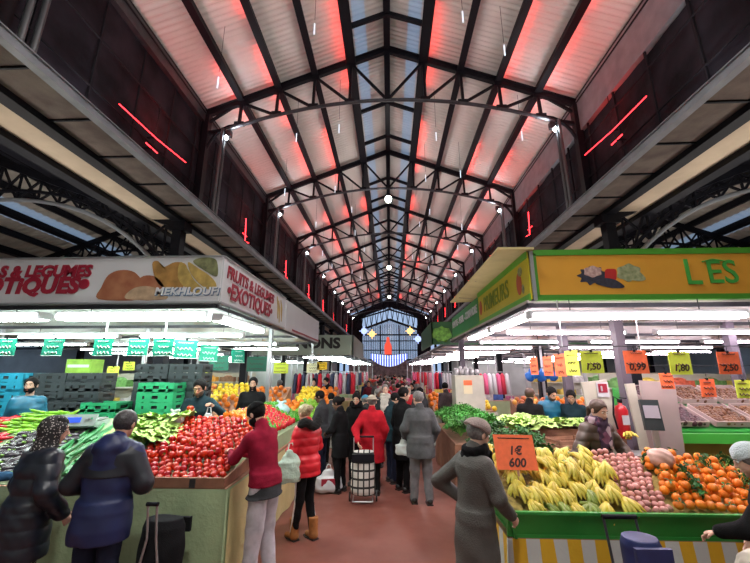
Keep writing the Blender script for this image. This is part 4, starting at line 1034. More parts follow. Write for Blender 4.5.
# ================================================================ LEFT STALL (front)
def zl(x, y):
    k = .36 if x < -2.1 else .36 - (x + 2.1) / .35 * .15
    return .95 + (y - 4.05) * k
table('long market table under pale green cloth, heaped with tomatoes and vegetables', -5.72, -1.68, 4.0, 5.42, .93, m_gcloth, 'fr', lambda x, y: zl(x, y) - .01, m_gcloth, sx=(-5.68, -1.75))
t = empty('table_cloth_corner', (0, 0, 0), 'straw-yellow cloth hanging on the aisle side of the tomato table', 'cloth')
drape('cloth', -2.4, -1.645, 4.02, 7.6, .92, m_ycloth, t, 'r').name = 'hanging_cloth'
# shallow cardboard tray in which the tomatoes lie
t = empty('cardboard_tray', (0, 0, 0), 'shallow brown cardboard tray edging the tomato heap', 'tray')
mb = MB(); mb.b2((-2.95, 3.99, .935), (-1.70, 4.02, 1.03)); mb.build('front_board', m_card, t)
mb = MB(); mb.add([(-1.72, 4.02, .935), (-1.72, 5.42, .98), (-1.72, 5.42, 1.18), (-1.72, 4.02, 1.03), (-1.70, 4.02, .935), (-1.70, 5.42, .98), (-1.70, 5.42, 1.18), (-1.70, 4.02, 1.03)], [(0, 1, 2, 3), (4, 7, 6, 5), (3, 2, 6, 7), (0, 4, 5, 1), (0, 3, 7, 4), (1, 5, 6, 2)]); mb.build('side_board', m_card, t)
MB().b2((-2.06, 3.982, .94), (-2.0, 3.99, 1.025)).build('black_clip', m_dk, t)
PT = proto('tomato', b_tomato, 'ripe red tomato in the heap on the green-clothed table', 'tomato', 'tomatoes heaped on the green-clothed table')
nt = field(PT, -2.92, -1.78, 4.07, 5.36, zl, .083, .036, .15, (.86, 1.0), .9, rot_=lambda: (random.uniform(1.2, 4.2), random.uniform(-.8, .8), random.uniform(0, 6.28)))
ntt = field(PT, -2.75, -2.0, 4.4, 5.3, zl, .115, .085, .3, (.92, 1.1), 1.2, lim=24, rot_=lambda: (random.uniform(.6, 5), random.uniform(-.8, .8), random.uniform(0, 6.28)))
# bell peppers along the aisle beyond the tomatoes
table('table under straw cloth carrying the bell peppers beside the aisle', -2.44, -1.68, 5.46, 7.6, .93, None, 'r', lambda x, y: 1.18 + min(.28, (-1.7 - x) * .5) - .05, m_gcloth)
zp = lambda x, y: 1.18 + min(.28, (-1.7 - x) * .5) - .05
for m, nm, y0, y1, lab in ((p_opep, 'orange', 5.5, 6.0, 'glossy orange bell pepper beside the tomato heap'), (p_grn, 'green', 5.5, 6.1, 'green bell pepper beside the tomato heap'), (p_red, 'red', 5.95, 6.9, 'red bell pepper behind the green ones')):
    pr = proto('bell_pepper', b_pepper(m), lab, 'pepper', nm + ' bell peppers beside the tomatoes')
    x0, x1 = {'orange': (-2.40, -2.02), 'green': (-2.02, -1.76), 'red': (-2.40, -1.76)}[nm]
    field(pr, x0, x1, y0, y1, zp, .090, .045, .1, (.9, 1.02), .6)
pr = proto('bell_pepper', b_pepper(p_grn), 'dark green bell pepper behind the red peppers', 'pepper', 'green bell peppers behind the red ones'); field(pr, -2.38, -1.78, 7.0, 7.5, zp, .092, .04, .2, (.95, 1.2), 1.0)
# vegetables farther from the aisle
pr = proto('lettuce', b_lettuce, 'pale green lettuce beside the tomato heap', 'lettuce', 'lettuces beside the tomatoes')
for i in range(12): place(pr, (-3.42 + (i % 4) * .17 + random.uniform(-.02, .02), 4.75 + (i // 4) * .22, zl(-3, 4.75 + (i // 4) * .22) + .03), (random.uniform(.1, .5), random.uniform(-.3, .3), i), random.uniform(1.15, 1.35))
pr = proto('cucumber', b_long('cucumber', p_cuc, .42, .022, .25, False), 'long green cucumber lying on the sloping display', 'cucumber', 'long cucumbers on the sloping display')
for i in range(66):
    x = -4.02 + (i % 22) * .048 + random.uniform(-.015, .015); y = 4.24 + (i // 22) * .36 + random.uniform(-.05, .05)
    if x > -3.5 and y > 4.6: continue
    place(pr, (x, y, zl(x, y) + .025 + (i % 3) * .016), (0, -.34, 1.68 + random.uniform(-.16, .16)), random.uniform(.9, 1.15))
pr = proto('aubergine', b_long('aubergine', p_aub, .15, .036, .1), 'dark purple-black aubergine beside the cucumbers', 'aubergine', 'dark aubergines beside the cucumbers')
field(pr, -4.75, -4.02, 4.12, 5.0, zl, .085, .035, .2, (1.0, 1.25), .3, rot_=lambda: (0, random.uniform(-.4, .1), random.uniform(.2, 1.8)))
pr = proto('long_green_pepper', b_long('long_green_pepper', p_lgp, .22, .021, .5), 'long pale green pepper heaped beside the red ones', 'pepper', 'long green peppers')
field(pr, -5.25, -4.45, 5.0, 5.36, lambda x, y: zl(x, y) + .0, .085, .03, .3, (.9, 1.2), .3, rot_=lambda: (random.uniform(-.2, .5), random.uniform(-.3, .3), random.uniform(.6, 1.6)))
field(pr, -5.15, -4.5, 5.15, 5.34, lambda x, y: zl(x, y) + .06, .10, .03, .3, (.9, 1.2), .3, rot_=lambda: (random.uniform(-.2, .5), random.uniform(-.3, .3), random.uniform(.6, 1.6)))
field(pr, -5.3, -4.85, 4.1, 4.6, zl, .11, .03, .3, (.9, 1.2), .3, rot_=lambda: (random.uniform(-.2, .5), random.uniform(-.3, .3), random.uniform(.6, 1.6)))
pr = proto('long_red_pepper', b_long('long_red_pepper', p_red, .22, .023, .4), 'long red pepper in the heap before the blue crates', 'pepper', 'long red peppers')
field(pr, -5.62, -5.0, 4.7, 5.36, zl, .095, .035, .3, (.95, 1.2), .3, rot_=lambda: (random.uniform(-.2, .5), random.uniform(-.3, .3), random.uniform(.5, 1.4)), test=lambda x, y: x < -5.2 or y < 4.95)
# scale on the left
def digital_scale(name, loc, rz, label, scr, body):
    t = empty(name, loc, label, 'scale', None, rz)
    MB().box((0, 0, .035), (.44, .34, .07)).box((0, -.19, .04), (.44, .06, .05)).build('scale_body', body, t)
    MB().box((0, .01, .09), (.40, .30, .018)).tube([(-.1, 0, .07), (-.1, 0, .085)], .02, 8).tube([(.1, 0, .07), (.1, 0, .085)], .02, 8).build('weighing_plate', m_alu, t)
    s = MB().box((0, -.215, .10), (.46, .03, .15), rot(-.35)).build('control_panel', body, t)
    MB().box((-.03, -.232, .11), (.16, .008, .062), rot(-.35)).build('screen', scr, s)
    for k in range(6): MB().box((.11 + (k % 3) * .035, -.230, .085 + (k // 3) * .04), (.022, .008, .02), rot(-.35)).build('key_button', m_gpl if k == 5 else m_alu, s)
    return t
digital_scale('weighing_scale', (-4.18, 5.1, 1.36), .22, 'grey weighing scale with a small blue screen above the aubergines', emis('blue_screen', (.05, .12, .9), 1.5), mat('pale_grey_plastic', (.36, .42, .40), .5))
# ---- crates
def crate_mesh(W=.6, D=.4, Hh=.16, slots=True):
    mb = MB(); th = .014
    for (cx, cy, w_, d_) in ((0, -D / 2, W, th), (0, D / 2, W, th)):
        mb.box((cx, cy, .035), (w_, d_, .05)); mb.box((cx, cy, Hh - .025), (w_, d_ * 1.5, .045))
        for k in (-.5, -.22, .22, .5): mb.box((cx + k * (W - .09), cy, Hh / 2), (.09 if abs(k) > .4 else .12, d_, Hh))
    for s in (-1, 1):
        mb.box((s * W / 2, 0, .035), (th, D, .05)); mb.box((s * W / 2, 0, Hh - .025), (th * 1.5, D, .045))
        for k in (-.5, .5): mb.box((s * W / 2, k * (D - .1), Hh / 2), (th, .11, Hh))
    mb.box((0, 0, .012), (W - .01, D - .01, .012)); return mb
CR = {k: crate_mesh().build('crate_wall', m, mesh_only=True) for k, m in (('green', m_gpl), ('black', m_bpl), ('blue', m_blpl))}
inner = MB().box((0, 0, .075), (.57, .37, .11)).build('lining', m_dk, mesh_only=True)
def stack(col, x, y, z, n, rz, where):
    for k in range(n):
        pos = 'top crate of' if k == n - 1 else ('bottom crate of' if k == 0 else ['second crate up in', 'third crate up in', 'fourth crate up in', 'fifth crate up in', 'sixth crate up in'][k - 1])
        t = empty('plastic_crate', (x + random.uniform(-.008, .008), y, z + k * .162), '%s plastic crate, %s %s' % (col, pos, where), 'crate', 'stacked %s crates' % col, rz + random.uniform(-.02, .02))
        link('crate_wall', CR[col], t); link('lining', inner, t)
table('plain counter behind the vegetable display carrying the crate stacks', -7.6, -3.35, 6.15, 7.0, 1.25, None, 'f')
stack('green', -3.98, 6.42, 1.25, 4, .05, 'the taller green stack behind the seller')
stack('green', -4.92, 6.40, 1.25, 2, .02, 'the short green stack')
stack('black', -3.72, 6.82, 1.25, 6, 0, 'the black stack behind the green one')
stack('black', -4.36, 6.82, 1.25, 6, 0, 'the black stack next to the short green stack')
stack('black', -5.45, 6.62, 1.25, 5, .04, 'the black stack facing the scale')
stack('black', -6.08, 6.62, 1.25, 5, .02, 'the black stack beside the blue crates')
stack('blue', -6.72, 6.45, 1.25, 5, .03, 'the blue stack at the picture edge')
MB_ = MB(); 
for k in range(3): MB_.box((0, 0, .04 + k * .085), (.5, .3, .07)); MB_.box((0, -.152, .04 + k * .085), (.46, .006, .04))
t = empty('fruit_carton', (-5.62, 6.6, 2.06), 'lime-green printed carton on top of the black crates', 'carton'); MB().box((0, 0, .12), (.46, .3, .24)).build('carton_body', mat('lime_carton', (.25, .45, .05), .6, noise=(5, .2)), t); MB().box((0, -.153, .12), (.4, .006, .05)).build('printed_band', m_white, t)

# ---------------------------------------------------------------- lamps
def lamp(x, y, z, L, axis, warm, label, group, wd=.13):
    t = empty('fluorescent_lamp', (x, y, z), label, 'lamp', group, 0 if axis == 'x' else PI / 2)
    k = ('L', L, wd, warm)
    if k not in LM:
        a = MB().box((0, 0, .045), (L, wd * .75, .05)).box((-L / 2 + .02, 0, .0), (.04, wd * .8, .06)).box((L / 2 - .02, 0, .0), (.04, wd * .8, .06)).build('housing', m_white, mesh_only=True)
        b = MB().tube([(-L / 2 + .04, -wd * .26, 0), (L / 2 - .04, -wd * .26, 0)], wd * .2, 10).tube([(-L / 2 + .04, wd * .26, 0), (L / 2 - .04, wd * .26, 0)], wd * .2, 10).build('glowing_tubes', m_tubeR if warm else m_tubeL, mesh_only=True)
        c = MB().tube([(-L * .3, 0, .05), (-L * .3, 0, .22)], .006, 5).tube([(L * .3, 0, .05), (L * .3, 0, .22)], .006, 5).build('hanger', m_steel2, mesh_only=True)
        LM[k] = (a, b, c)
    for n_, me in zip(('housing', 'glowing_tubes', 'hanger'), LM[k]): link(n_, me, t)
    return t
LM = {}
GL, GR = 'fluorescent lamps under the red-lettered canopy', 'fluorescent lamps under the yellow canopy'
lamp(-3.70, 5.06, 2.86, 2.25, 'x', False, 'long white fluorescent lamp under the corner of the red-lettered sign', GL, .26)
lamp(-6.2, 5.06, 2.86, 2.3, 'x', False, 'long white fluorescent lamp farther from the aisle under the red-lettered sign', GL, .26)
lamp(-2.44, 5.85, 2.82, 1.75, 'y', False, 'white fluorescent lamp running along the aisle under FRUITS and LEGUMES lettering', GL, .2)
lamp(3.15, 4.72, 2.78, 2.7, 'x', True, 'long pinkish-white fluorescent lamp under the LES sign', GR, .19)
lamp(6.0, 4.72, 2.78, 2.6, 'x', True, 'pinkish-white fluorescent lamp under the LES sign at the picture edge', GR, .19)
lamp(1.90, 5.78, 2.82, 1.7, 'y', True, 'pinkish-white lamp under the aisle side of the yellow canopy, nearer one', GR, .17)
lamp(1.90, 7.7, 2.82, 1.7, 'y', True, 'pinkish-white lamp under the aisle side of the yellow canopy, farther one', GR, .17)

# ---------------------------------------------------------------- canopies and signs
def canopy(label, x0, x1, y0, y1, z, m, posts, pmt=None, pr_=.035):
    t = empty('stall_canopy', (0, 0, 0), label, 'canopy')
    MB().b2((x0, y0, z), (x1, y1, z + .04)).build('ceiling_board', m, t)
    mb = MB(); lx = 0
    for x in (x0 + .05, x1 - .05): mb.b2((x - .03, y0, z - .06), (x + .03, y1, z))
    n = max(2, int((y1 - y0) / 2))
    for k in range(n + 1): y = y0 + .05 + (y1 - y0 - .1) * k / n; mb.b2((x0, y - .025, z - .06), (x1, y + .025, z))
    mb.build('frame', m_steel2, t)
    for px_, py_ in posts: MB().box((px_, py_, z / 2), (pr_ * 2, pr_ * 2, z)).box((px_, py_, .01), (pr_ * 4, pr_ * 4, .02)).build('post', pmt or m_alu, t)
    return t
canopy('pale canopy over the tomato and vegetable stall', -11, -2.5, 5.05, 12.4, 3.04, m_soff, [(-2.62, 7.9), (-5.2, 7.6), (-2.62, 12.3), (-8.5, 7.6)])
canopy('warm white canopy over the banana and orange stall', 1.86, 10.5, 4.86, 11.3, 2.985, m_soffr, [(3.66, 5.98), (3.40, 7.3), (2.1, 10.8), (6.3, 7.0), (8.5, 7.0)], mat('dark_mauve_post', (.10, .08, .11), .5), .07)
t = empty('stall_sign', (-2.46, 5.0, 3.4), 'long white sign with red ...S & LEGUMES ...OTIQUES lettering and printed fruit, facing the camera', 'sign')
MB().b2((-8.6, 0, -.33), (0, .05, .34)).build('panel', m_white, t)
MB().b2((-8.6, -.015, -.36), (.02, .06, -.33)).b2((-8.6, -.015, .34), (.02, .06, .36)).build('edge_strip', m_alu, t)
def tx(px, py, Y): p = at(px, py, Y=Y); return p
def put(par, s, px, py, Y, size, m, bold=.012, shear=0, sx=1, font=None, dz=0, space=1, align='CENTER'):
    p = at(px, py, Y=Y) - par.location; return text('lettering', s, size, m, par, (p.x, -.012 if Y < 5.2 else p.y, p.z), (PI / 2, 0, 0), bold, shear, align, .004, sx, space)
put(t, 'S & LEGUMES', 92, 271.5, 5, .24, m_redl, .012, .1, 1.02, align='RIGHT'); put(t, 'OTiQUES', 79, 286, 5, .325, m_redl, .018, .1, 1.04, space=1.05, align='RIGHT')
MB().ell((0, 0, 0), (.085, .006, .08)).build('lettering_dot', m_redl, t, at(84, 284, Y=4.985) - t.location)
put(t, 'MEKHLOUFi', 187, 291.5, 5, .155, m_white, .004, .12, 1.08, space=1.08)
put(t, 'MEKHLOUFi', 187.4, 292.2, 5, .155, mat('slate_blue_shadow_lettering', (.10, .16, .26), .5), .009, .12, 1.08, space=1.08).location.y = -.006
# printed fruit: mangoes, melon, bananas, flat on the panel
def blob(par, name, m, pts, Y=4.99, d=0, yy=None):
    P = [at(px, py, Y=Y) - par.location for px, py in pts]
    mb = MB(); n = len(P); c = sum(P, Vector()) / n
    sm = []
    for i in range(n):
        a, b, c_, d_ = P[i - 1], P[i], P[(i + 1) % n], P[(i + 2) % n]
        for t_ in (0, .25, .5, .75): sm.append(.5 * ((2 * b) + (c_ - a) * t_ + (2 * a - 5 * b + 4 * c_ - d_) * t_ * t_ + (3 * b - a - 3 * c_ + d_) * t_ ** 3))
    vs = [Vector((p.x, -.004 - d, p.z)) for p in sm] + [Vector((p.x, .0, p.z)) for p in sm] + [Vector((c.x, -.004 - d, c.z))]
    k = len(sm); mb.add(vs, [(i, (i + 1) % k, 2 * k) for i in range(k)] + [(i, k + i, k + (i + 1) % k, (i + 1) % k) for i in range(k)])
    return mb.build(name, m, par)
c_mango = mat('printed_mango', (.28, .09, .045), .5, noise=(5, .0, (.38, .16, .08))); c_mango2 = mat('printed_papaya', (.34, .18, .05), .5, noise=(5, .3)); c_ban = mat('printed_banana', (.40, .28, .08), .5, noise=(8, .25)); c_grn = mat('printed_green_fruit', (.16, .17, .08), .5, noise=(9, .4)); c_mel = mat('printed_melon', (.40, .28, .18), .5, noise=(9, .2))
blob(t, 'printed_fruit', c_mango, [(98, 299), (101, 287), (108, 275), (120, 270), (134, 272), (142, 283), (140, 299)])
blob(t, 'printed_fruit', c_mango, [(134, 285), (143, 276), (156, 277), (164, 288), (158, 299), (136, 299)], d=.001)
blob(t, 'printed_fruit', c_mango2, [(152, 264), (158, 261), (163, 267), (175, 262), (186, 265), (186, 282), (176, 290), (158, 284)], d=.001)
blob(t, 'printed_fruit', c_mel, [(126, 299), (132, 289), (146, 286), (160, 290), (166, 299)], d=.002)
blob(t, 'printed_fruit', c_ban, [(180, 262), (187, 268), (194, 280), (204, 290), (200, 294), (188, 290), (178, 278)], d=.002)
blob(t, 'printed_fruit', c_ban, [(188, 262), (198, 268), (210, 276), (216, 284), (214, 291), (202, 286), (191, 274)], d=.003)
blob(t, 'printed_fruit', c_grn, [(193, 262), (200, 257.8), (212, 257.8), (217, 262), (217, 276), (207, 272)], d=.001)
# aisle-side signs
t = empty('stall_sign', (-2.44, 5.02, 3.4), 'white sign with red FRUITS & LEGUMES EXOTIQUES lettering running along the aisle', 'sign')
MB().b2((-.05, 0, -.33), (0, 3.25, .34)).build('panel', m_white, t); MB().b2((-.06, 0, -.36), (.015, 3.25, -.33)).b2((-.06, 0, .34), (.015, 3.25, .36)).build('edge_strip', m_alu, t)
RS = (PI / 2, 0, PI / 2)
text('lettering', 'FRUITS & LEGUMES', .27, m_redl, t, (.012, 1.22, .14), RS, .007, .1, 'CENTER', .004, .98)
text('lettering', '•EXOTIQUES•', .35, m_redl, t, (.012, 1.22, -.13), RS, .009, .1, 'CENTER', .004, 1.0)
mb = MB()
for k, (y, z) in enumerate(((2.68, .05), (2.8, -.02), (2.95, .02))): mb.tube([(.006, y - .1, z + .22), (.006, y, z + .05), (.006, y + .03, z - .25)], [.03, .06, .03], 8)
o = mb.build('printed_fruit', c_ban, t); o.scale = (.15, 1, 1)
t = empty('stall_sign', (-2.44, 8.35, 3.36), 'blank white aisle-side sign with a thin red line along its foot', 'sign')
MB().b2((-.05, 0, -.33), (0, 4.0, .38)).build('panel', m_white, t); MB().b2((.0, .6, -.30), (.008, 4.0, -.25)).build('red_line', m_redl, t)
t = empty('stall_sign', (-1.70, 17.0, 3.35), 'pale grey-green sign with black NONS lettering', 'sign')
m_ggs = mat('grey_green_panel', (.28, .34, .28), .6, noise=(1, .08))
MB().b2((-4.8, 0, -.55), (0, .06, .38)).b2((-.06, 0, -.55), (0, 6.5, .38)).build('panel', m_ggs, t); text('lettering', 'NONS', .66, m_dk, t, (-.62, -.012, -.02), (PI / 2, 0, 0), .03, 0, 'RIGHT', .004, 1.12)
# the yellow canopy
m_yel = mat('orange_yellow_panel', (.66, .32, .035), .45, noise=(1.5, .05)); m_gb = mat('green_border', (.06, .26, .02), .5); m_lgb = mat('lime_border', (.12, .42, .03), .5); m_ylw = mat('lemon_panel', (.60, .50, .02), .45, noise=(1.5, .05))
t = empty('stall_sign', (1.92, 4.8, 3.36), 'orange-yellow sign with green border, LES lettering and printed vegetables, facing the camera', 'sign')
MB().b2((0, 0, -.33), (8.4, .05, .33)).build('panel', m_yel, t)
MB().b2((0, -.012, .27), (8.4, .06, .35)).b2((0, -.012, -.35), (8.4, .06, -.28)).b2((.05, -.012, -.3), (.09, .02, .3)).build('green_border', m_gb, t)
MB().b2((-.0, -.02, -.35), (.05, .06, .36)).build('corner_strip', m_alu, t)
m_gl = mat('green_lettering', (.05, .33, .05), .5)
text('lettering', 'L', .50, m_gl, t, (2.00, -.012, .0), (PI / 2, 0, 0), .004, 0, 'LEFT', .004, .9)
text('lettering', 'ES', .45, m_gl, t, (2.29, -.012, .0), (PI / 2, 0, 0), .004, 0, 'LEFT', .004, .95)
MB().tube([(2.27, -.012, .155), (2.40, -.012, .19), (2.56, -.012, .16)], .010, 6).build('lettering_stroke', m_gl, t)
c_cau = mat('printed_cauliflower', (.60, .42, .38), .7, noise=(22, .0, (.35, .2, .2))); c_ink = mat('printed_dark_leaf', (.03, .03, .05), .6, noise=(20, .3)); c_redp = mat('printed_red_pepper', (.45, .02, .02), .5); c_cab = mat('printed_cabbage', (.18, .22, .10), .6, noise=(16, .0, (.36, .38, .22)))
def star_blob(cx, cy, rx, ry, n, j): return [(cx + rx * (1 + (j if k % 2 else -j)) * math.cos(2 * PI * k / n), cy + ry * (1 + (j if k % 2 else -j)) * math.sin(2 * PI * k / n)) for k in range(n)]
blob(t, 'printed_vegetable', c_ink, star_blob(593, 275.5, 14, 8.5, 18, .14), 4.79)
blob(t, 'printed_vegetable', c_cau, star_blob(593, 271.5, 9, 5.5, 12, .08), 4.79, .002)
blob(t, 'printed_vegetable', c_redp, star_blob(611, 274.5, 6.5, 6.5, 8, .1), 4.79, .001)
blob(t, 'printed_vegetable', c_cab, star_blob(629, 272.5, 12, 8.5, 12, .09), 4.79, .001)
blob(t, 'printed_vegetable', c_cab, [(634, 268), (646, 278), (640, 281), (630, 278)], 4.79, .0015)
blob(t, 'printed_vegetable', c_ink, [(596, 283), (604, 278), (616, 280), (625, 287), (614, 288), (604, 286)], 4.79, .003)
t = empty('stall_sign', (1.90, 4.82, 3.36), 'lemon-yellow sign with lime border and PRIMEURS lettering on the aisle side', 'sign')
MB().b2((0, 0, -.33), (.05, 2.85, .33)).build('panel', m_ylw, t); MB().b2((-.012, 0, .25), (.0, 2.85, .35)).b2((-.012, 0, -.35), (0, 2.85, -.25)).build('lime_border', m_lgb, t)
RR = (PI / 2, 0, -PI / 2)
text('lettering', 'PRIMEURS', .40, mat('olive_lettering', (.22, .30, .03), .5), t, (-.010, 1.62, .0), RR, .003, .05, 'CENTER', .004, .88)
mb = MB().ell((-.004, .38, -.03), (.006, .11, .17)).ell((-.004, 2.66, 0), (.006, .12, .15)); mb.build('printed_fruit', mat('printed_tomato', (.50, .09, .03), .5), t)
MB().ell((-.006, .30, .13), (.006, .09, .07)).ell((-.006, .24, -.14), (.005, .05, .07)).build('printed_leaf', c_cab, t)
t = empty('canopy_overhang', (0, 0, 0), 'beige board overhanging the lemon-yellow sign towards the aisle', 'board'); mb = MB(); mb.add([(1.50, 4.76, 3.72), (1.97, 4.72, 3.70), (1.97, 8.6, 3.70), (1.52, 8.9, 3.74), (1.50, 4.76, 3.75), (1.97, 4.72, 3.73), (1.97, 8.6, 3.73), (1.52, 8.9, 3.77)], [(0, 1, 2, 3), (7, 6, 5, 4), (0, 4, 5, 1), (1, 5, 6, 2), (2, 6, 7, 3), (3, 7, 4, 0)]); mb.build('board', mat('beige_awning', (.50, .42, .20), .7, noise=(3, .1)), t)
mb = MB(); 
for y in (5.2, 6.6, 8.2): mb.bar((1.97, y, 3.71), (1.60, y, 3.73), .02, .02)
mb.build('bracket', m_steel2, t)
m_grs = mat('green_sign_panel', (.03, .30, .07), .5, noise=(1.5, .08))
t = empty('stall_sign', (1.90, 7.70, 3.34), 'green sign with white MENTHE PERSIL CORIANDRE lettering along the aisle', 'sign')
MB().b2((0, 0, -.33), (.05, 3.35, .30)).build('panel', m_grs, t); text('lettering', 'MENTHE - PERSIL - CORIANDRE', .24, m_white, t, (-.010, 1.65, .06), RR, .008, 0, 'CENTER', .004, .92)
MB().b2((-.012, 0, -.33), (0, 3.35, -.27)).build('lime_border', m_lgb, t)
t = empty('stall_sign', (1.45, 12.6, 3.35), 'dark green sign printed with lettuces beyond the yellow canopy', 'sign')
MB().b2((0, 0, -.38), (6.0, .06, .40)).b2((0, 0, -.38), (.05, 4.2, .40)).build('panel', mat('dark_green_panel', (.02, .10, .03), .5), t)
for k in range(5): MB().ell((.35 + k * .75, -.006, -.03), (.34, .006, .26), n=14, fn=lambda p: 1 + .12 * math.sin(9 * math.atan2(p.z, p.x))).build('printed_lettuce', mat('printed_lettuce', (.14, .36, .05), .6, noise=(9, .4)), t)

# ---------------------------------------------------------------- price cards
def scribble(rr, W, Hh, n):
    mb = MB()
    for i in range(n):
        z = Hh * (.32 - .64 * i / max(1, n - 1)); L = W * rr.uniform(.5, .8); x0 = -L / 2 + rr.uniform(-.02, .02); big = i > 0
        a = Hh * (.10 if big else .045); k = int(L / (a * .9)) + 3
        mb.tube([(x0 + L * j / k, 0, z + a * math.sin(j * 2.1 + i) * rr.uniform(.4, 1)) for j in range(k + 1)], .004 if not big else .006, 4, False)
    return mb
def card(loc, rz, W, Hh, m, ink, label, price=None, tilt=0, cat='price card', group=None, hook=True):
    t = empty('price_card', loc, label, cat, group, rz); t.rotation_euler = (tilt, 0, rz); rr = random.Random(int(loc[0] * 97) + 5)
    MB().box((0, 0, 0), (W, .006, Hh)).build('card', m, t)
    two = price and '\n' in price
    o = scribble(rr, W, Hh * (.3 if two else .75 if price else 1), 3 if not price else 1 if two else 2).build('handwriting', ink, t, (0, -.006, Hh * (.30 if two else .16 if price else 0)))
    if price: text('price', price, Hh * (.34 if two else .40), ink, t, (0, -.006, -Hh * (.14 if two else .22)), (PI / 2, 0, 0), .003, .2, 'CENTER', .001)
    if m is m_gtag: MB().box((0, -.001, Hh / 2 - .005), (W, .007, .008)).box((0, -.001, -Hh / 2 + .005), (W, .007, .008)).build('card_border', m_chalk, t)
    if hook: MB().tube([(-W * .0, 0, Hh / 2), (0, 0, Hh / 2 + .07)], .004, 4).box((0, 0, Hh / 2), (.03, .016, .03)).build('clip', m_steel, t)
    return t
GTL = 'green price cards hanging over the vegetable stall'
places = ['picture-edge one', 'above the lime-green carton', 'above the short green crate stack', 'above the green crate stack, one of a pair', 'above the seller, other of the pair']
for i, (px, rz) in enumerate(((6, 0), (53, .05), (103, -.04), (138, 0), (163, 0))):
    p = at(px, 347, Y=5.2); card(p, rz, .30, .26, m_gtag, m_chalk, 'green hanging chalk price card, ' + places[i], None, random.uniform(-.1, .1), group=GTL)
for i, (px, py, Y, rz, nm) in enumerate(((186, 349, 5.3, .9, 'turned towards the aisle beside the seller'), (209, 353, 6.2, 1.0, 'second along the aisle'), (238, 356, 7.4, 1.1, 'third along the aisle'))):
    card(at(px, py, Y=Y), rz, .33, .28, m_gtag, m_chalk, 'green hanging price card, ' + nm, None, random.uniform(-.15, .15), group=GTL)
m_dgt = mat('dark_green_card', (.01, .13, .08), .6)
for i, (px, py, Y, W, m, nm) in enumerate(((219, 363, 7.6, .42, m_dgt, 'dark green card back over the citrus'), (257, 364, 9, .5, m_dgt, 'dark green card back above the bearded seller'), (206, 372, 8.2, .25, m_ytag, 'yellow card behind the first seller'), (281, 368, 10.5, .42, m_ytag, 'pale yellow card over the middle of the citrus stall'), (313, 368, 11, .38, mat('cream_card', (.8, .8, .5), .7), 'cream card near the two sellers'), (322, 366, 11, .30, mat('amber_card', (.85, .55, .02), .7), 'amber card beside the cream card'), (113, 371, 7.6, .26, m_ytag, 'yellow card above the short green crates'), (129, 366, 8, .26, m_ytag, 'yellow card beside the tall green crates'))):
    card(at(px, py, Y=Y), 0, W, W * .72, m, m_ink, nm, None)
GTR = 'neon price cards hanging over the banana stall'
for i, (px, py, W, Hh, m, pr_, nm) in enumerate(((592, 362, .27, .27, m_ytag, '1,50', 'lime-yellow card, first full one from the aisle'), (636, 362, .27, .28, m_otag, '0,99', 'orange card beside the stall post'), (680, 363, .27, .28, m_ytag, '1,80', 'lime-yellow card above the dried fruit'), (729, 363, .27, .27, m_otag, '2,50', 'orange card at the picture edge'),
                                               (667, 381, .17, .20, m_otag, None, 'small orange card under the row, nearer the post'), (708, 388, .18, .22, m_otag, None, 'small orange card over the shelf of dried fruit'), (744, 389, .20, .22, m_ytag, None, 'lime card low at the picture edge'))):
    card(at(px, py, Y=4.75 if i < 4 else 4.95), random.uniform(-.1, .1), W, Hh, m, m_ink, 'hanging price card: ' + nm, pr_, random.uniform(-.08, .08), group=GTR)
for i, (px, py, Y, m, nm) in enumerate(((572, 363, 5.3, m_ytag, 'green-yellow card turned edgewise'), (560, 365, 5.9, m_otag, 'orange card turned edgewise, first'), (548, 366, 6.7, m_otag, 'orange card turned edgewise, second'), (534, 366, 7.6, m_otag, 'orange card turned edgewise, third from the corner'))):
    card(at(px, py, Y=Y), -1.50, .32, .34, m, m_ink, 'hanging price card: ' + nm, None, 0, group=GTR)
# the rails and wires the cards hang from
t = empty('card_rail', (0, 0, 0), 'thin metal rail carrying the green price cards', 'rail'); MB().tube([(-9, 5.2, 2.63), (-3.15, 5.2, 2.63)], .010, 6).tube([(-3.15, 5.2, 2.63), (-2.75, 9, 2.63)], .010, 6).build('rail', m_alu, t)
MB().tube([(-4.2, 5.2, 2.63), (-4.2, 5.2, 3.04)], .012, 6).tube([(-3.3, 5.2, 2.63), (-3.3, 5.2, 3.04)], .012, 6).tube([(-6.2, 5.2, 2.63), (-6.2, 5.2, 3.04)], .012, 6).tube([(-2.8, 8.6, 2.63), (-2.8, 8.6, 3.04)], .012, 6).build('hanger', m_white, t)
t = empty('card_rail', (0, 0, 0), 'thin wire carrying the neon price cards', 'wire'); MB().tube([(2.2, 4.75, 2.40), (8, 4.75, 2.40)], .006, 5).tube([(2.2, 4.75, 2.40), (2.2, 9.0, 2.45)], .006, 5).tube([(3.2, 4.95, 2.16), (8, 4.95, 2.16)], .005, 5).build('rail', m_steel, t)
MB().tube([(2.2, 4.75, 2.40), (2.2, 4.75, 3.0)], .008, 6).tube([(3.3, 4.95, 2.16), (3.3, 4.95, 3.0)], .005, 6).tube([(2.2, 8.9, 2.45), (2.2, 8.9, 3.0)], .008, 6).tube([(5.4, 4.9, 2.16), (5.4, 4.9, 3.0)], .008, 6).build('hanger', m_alu, t)

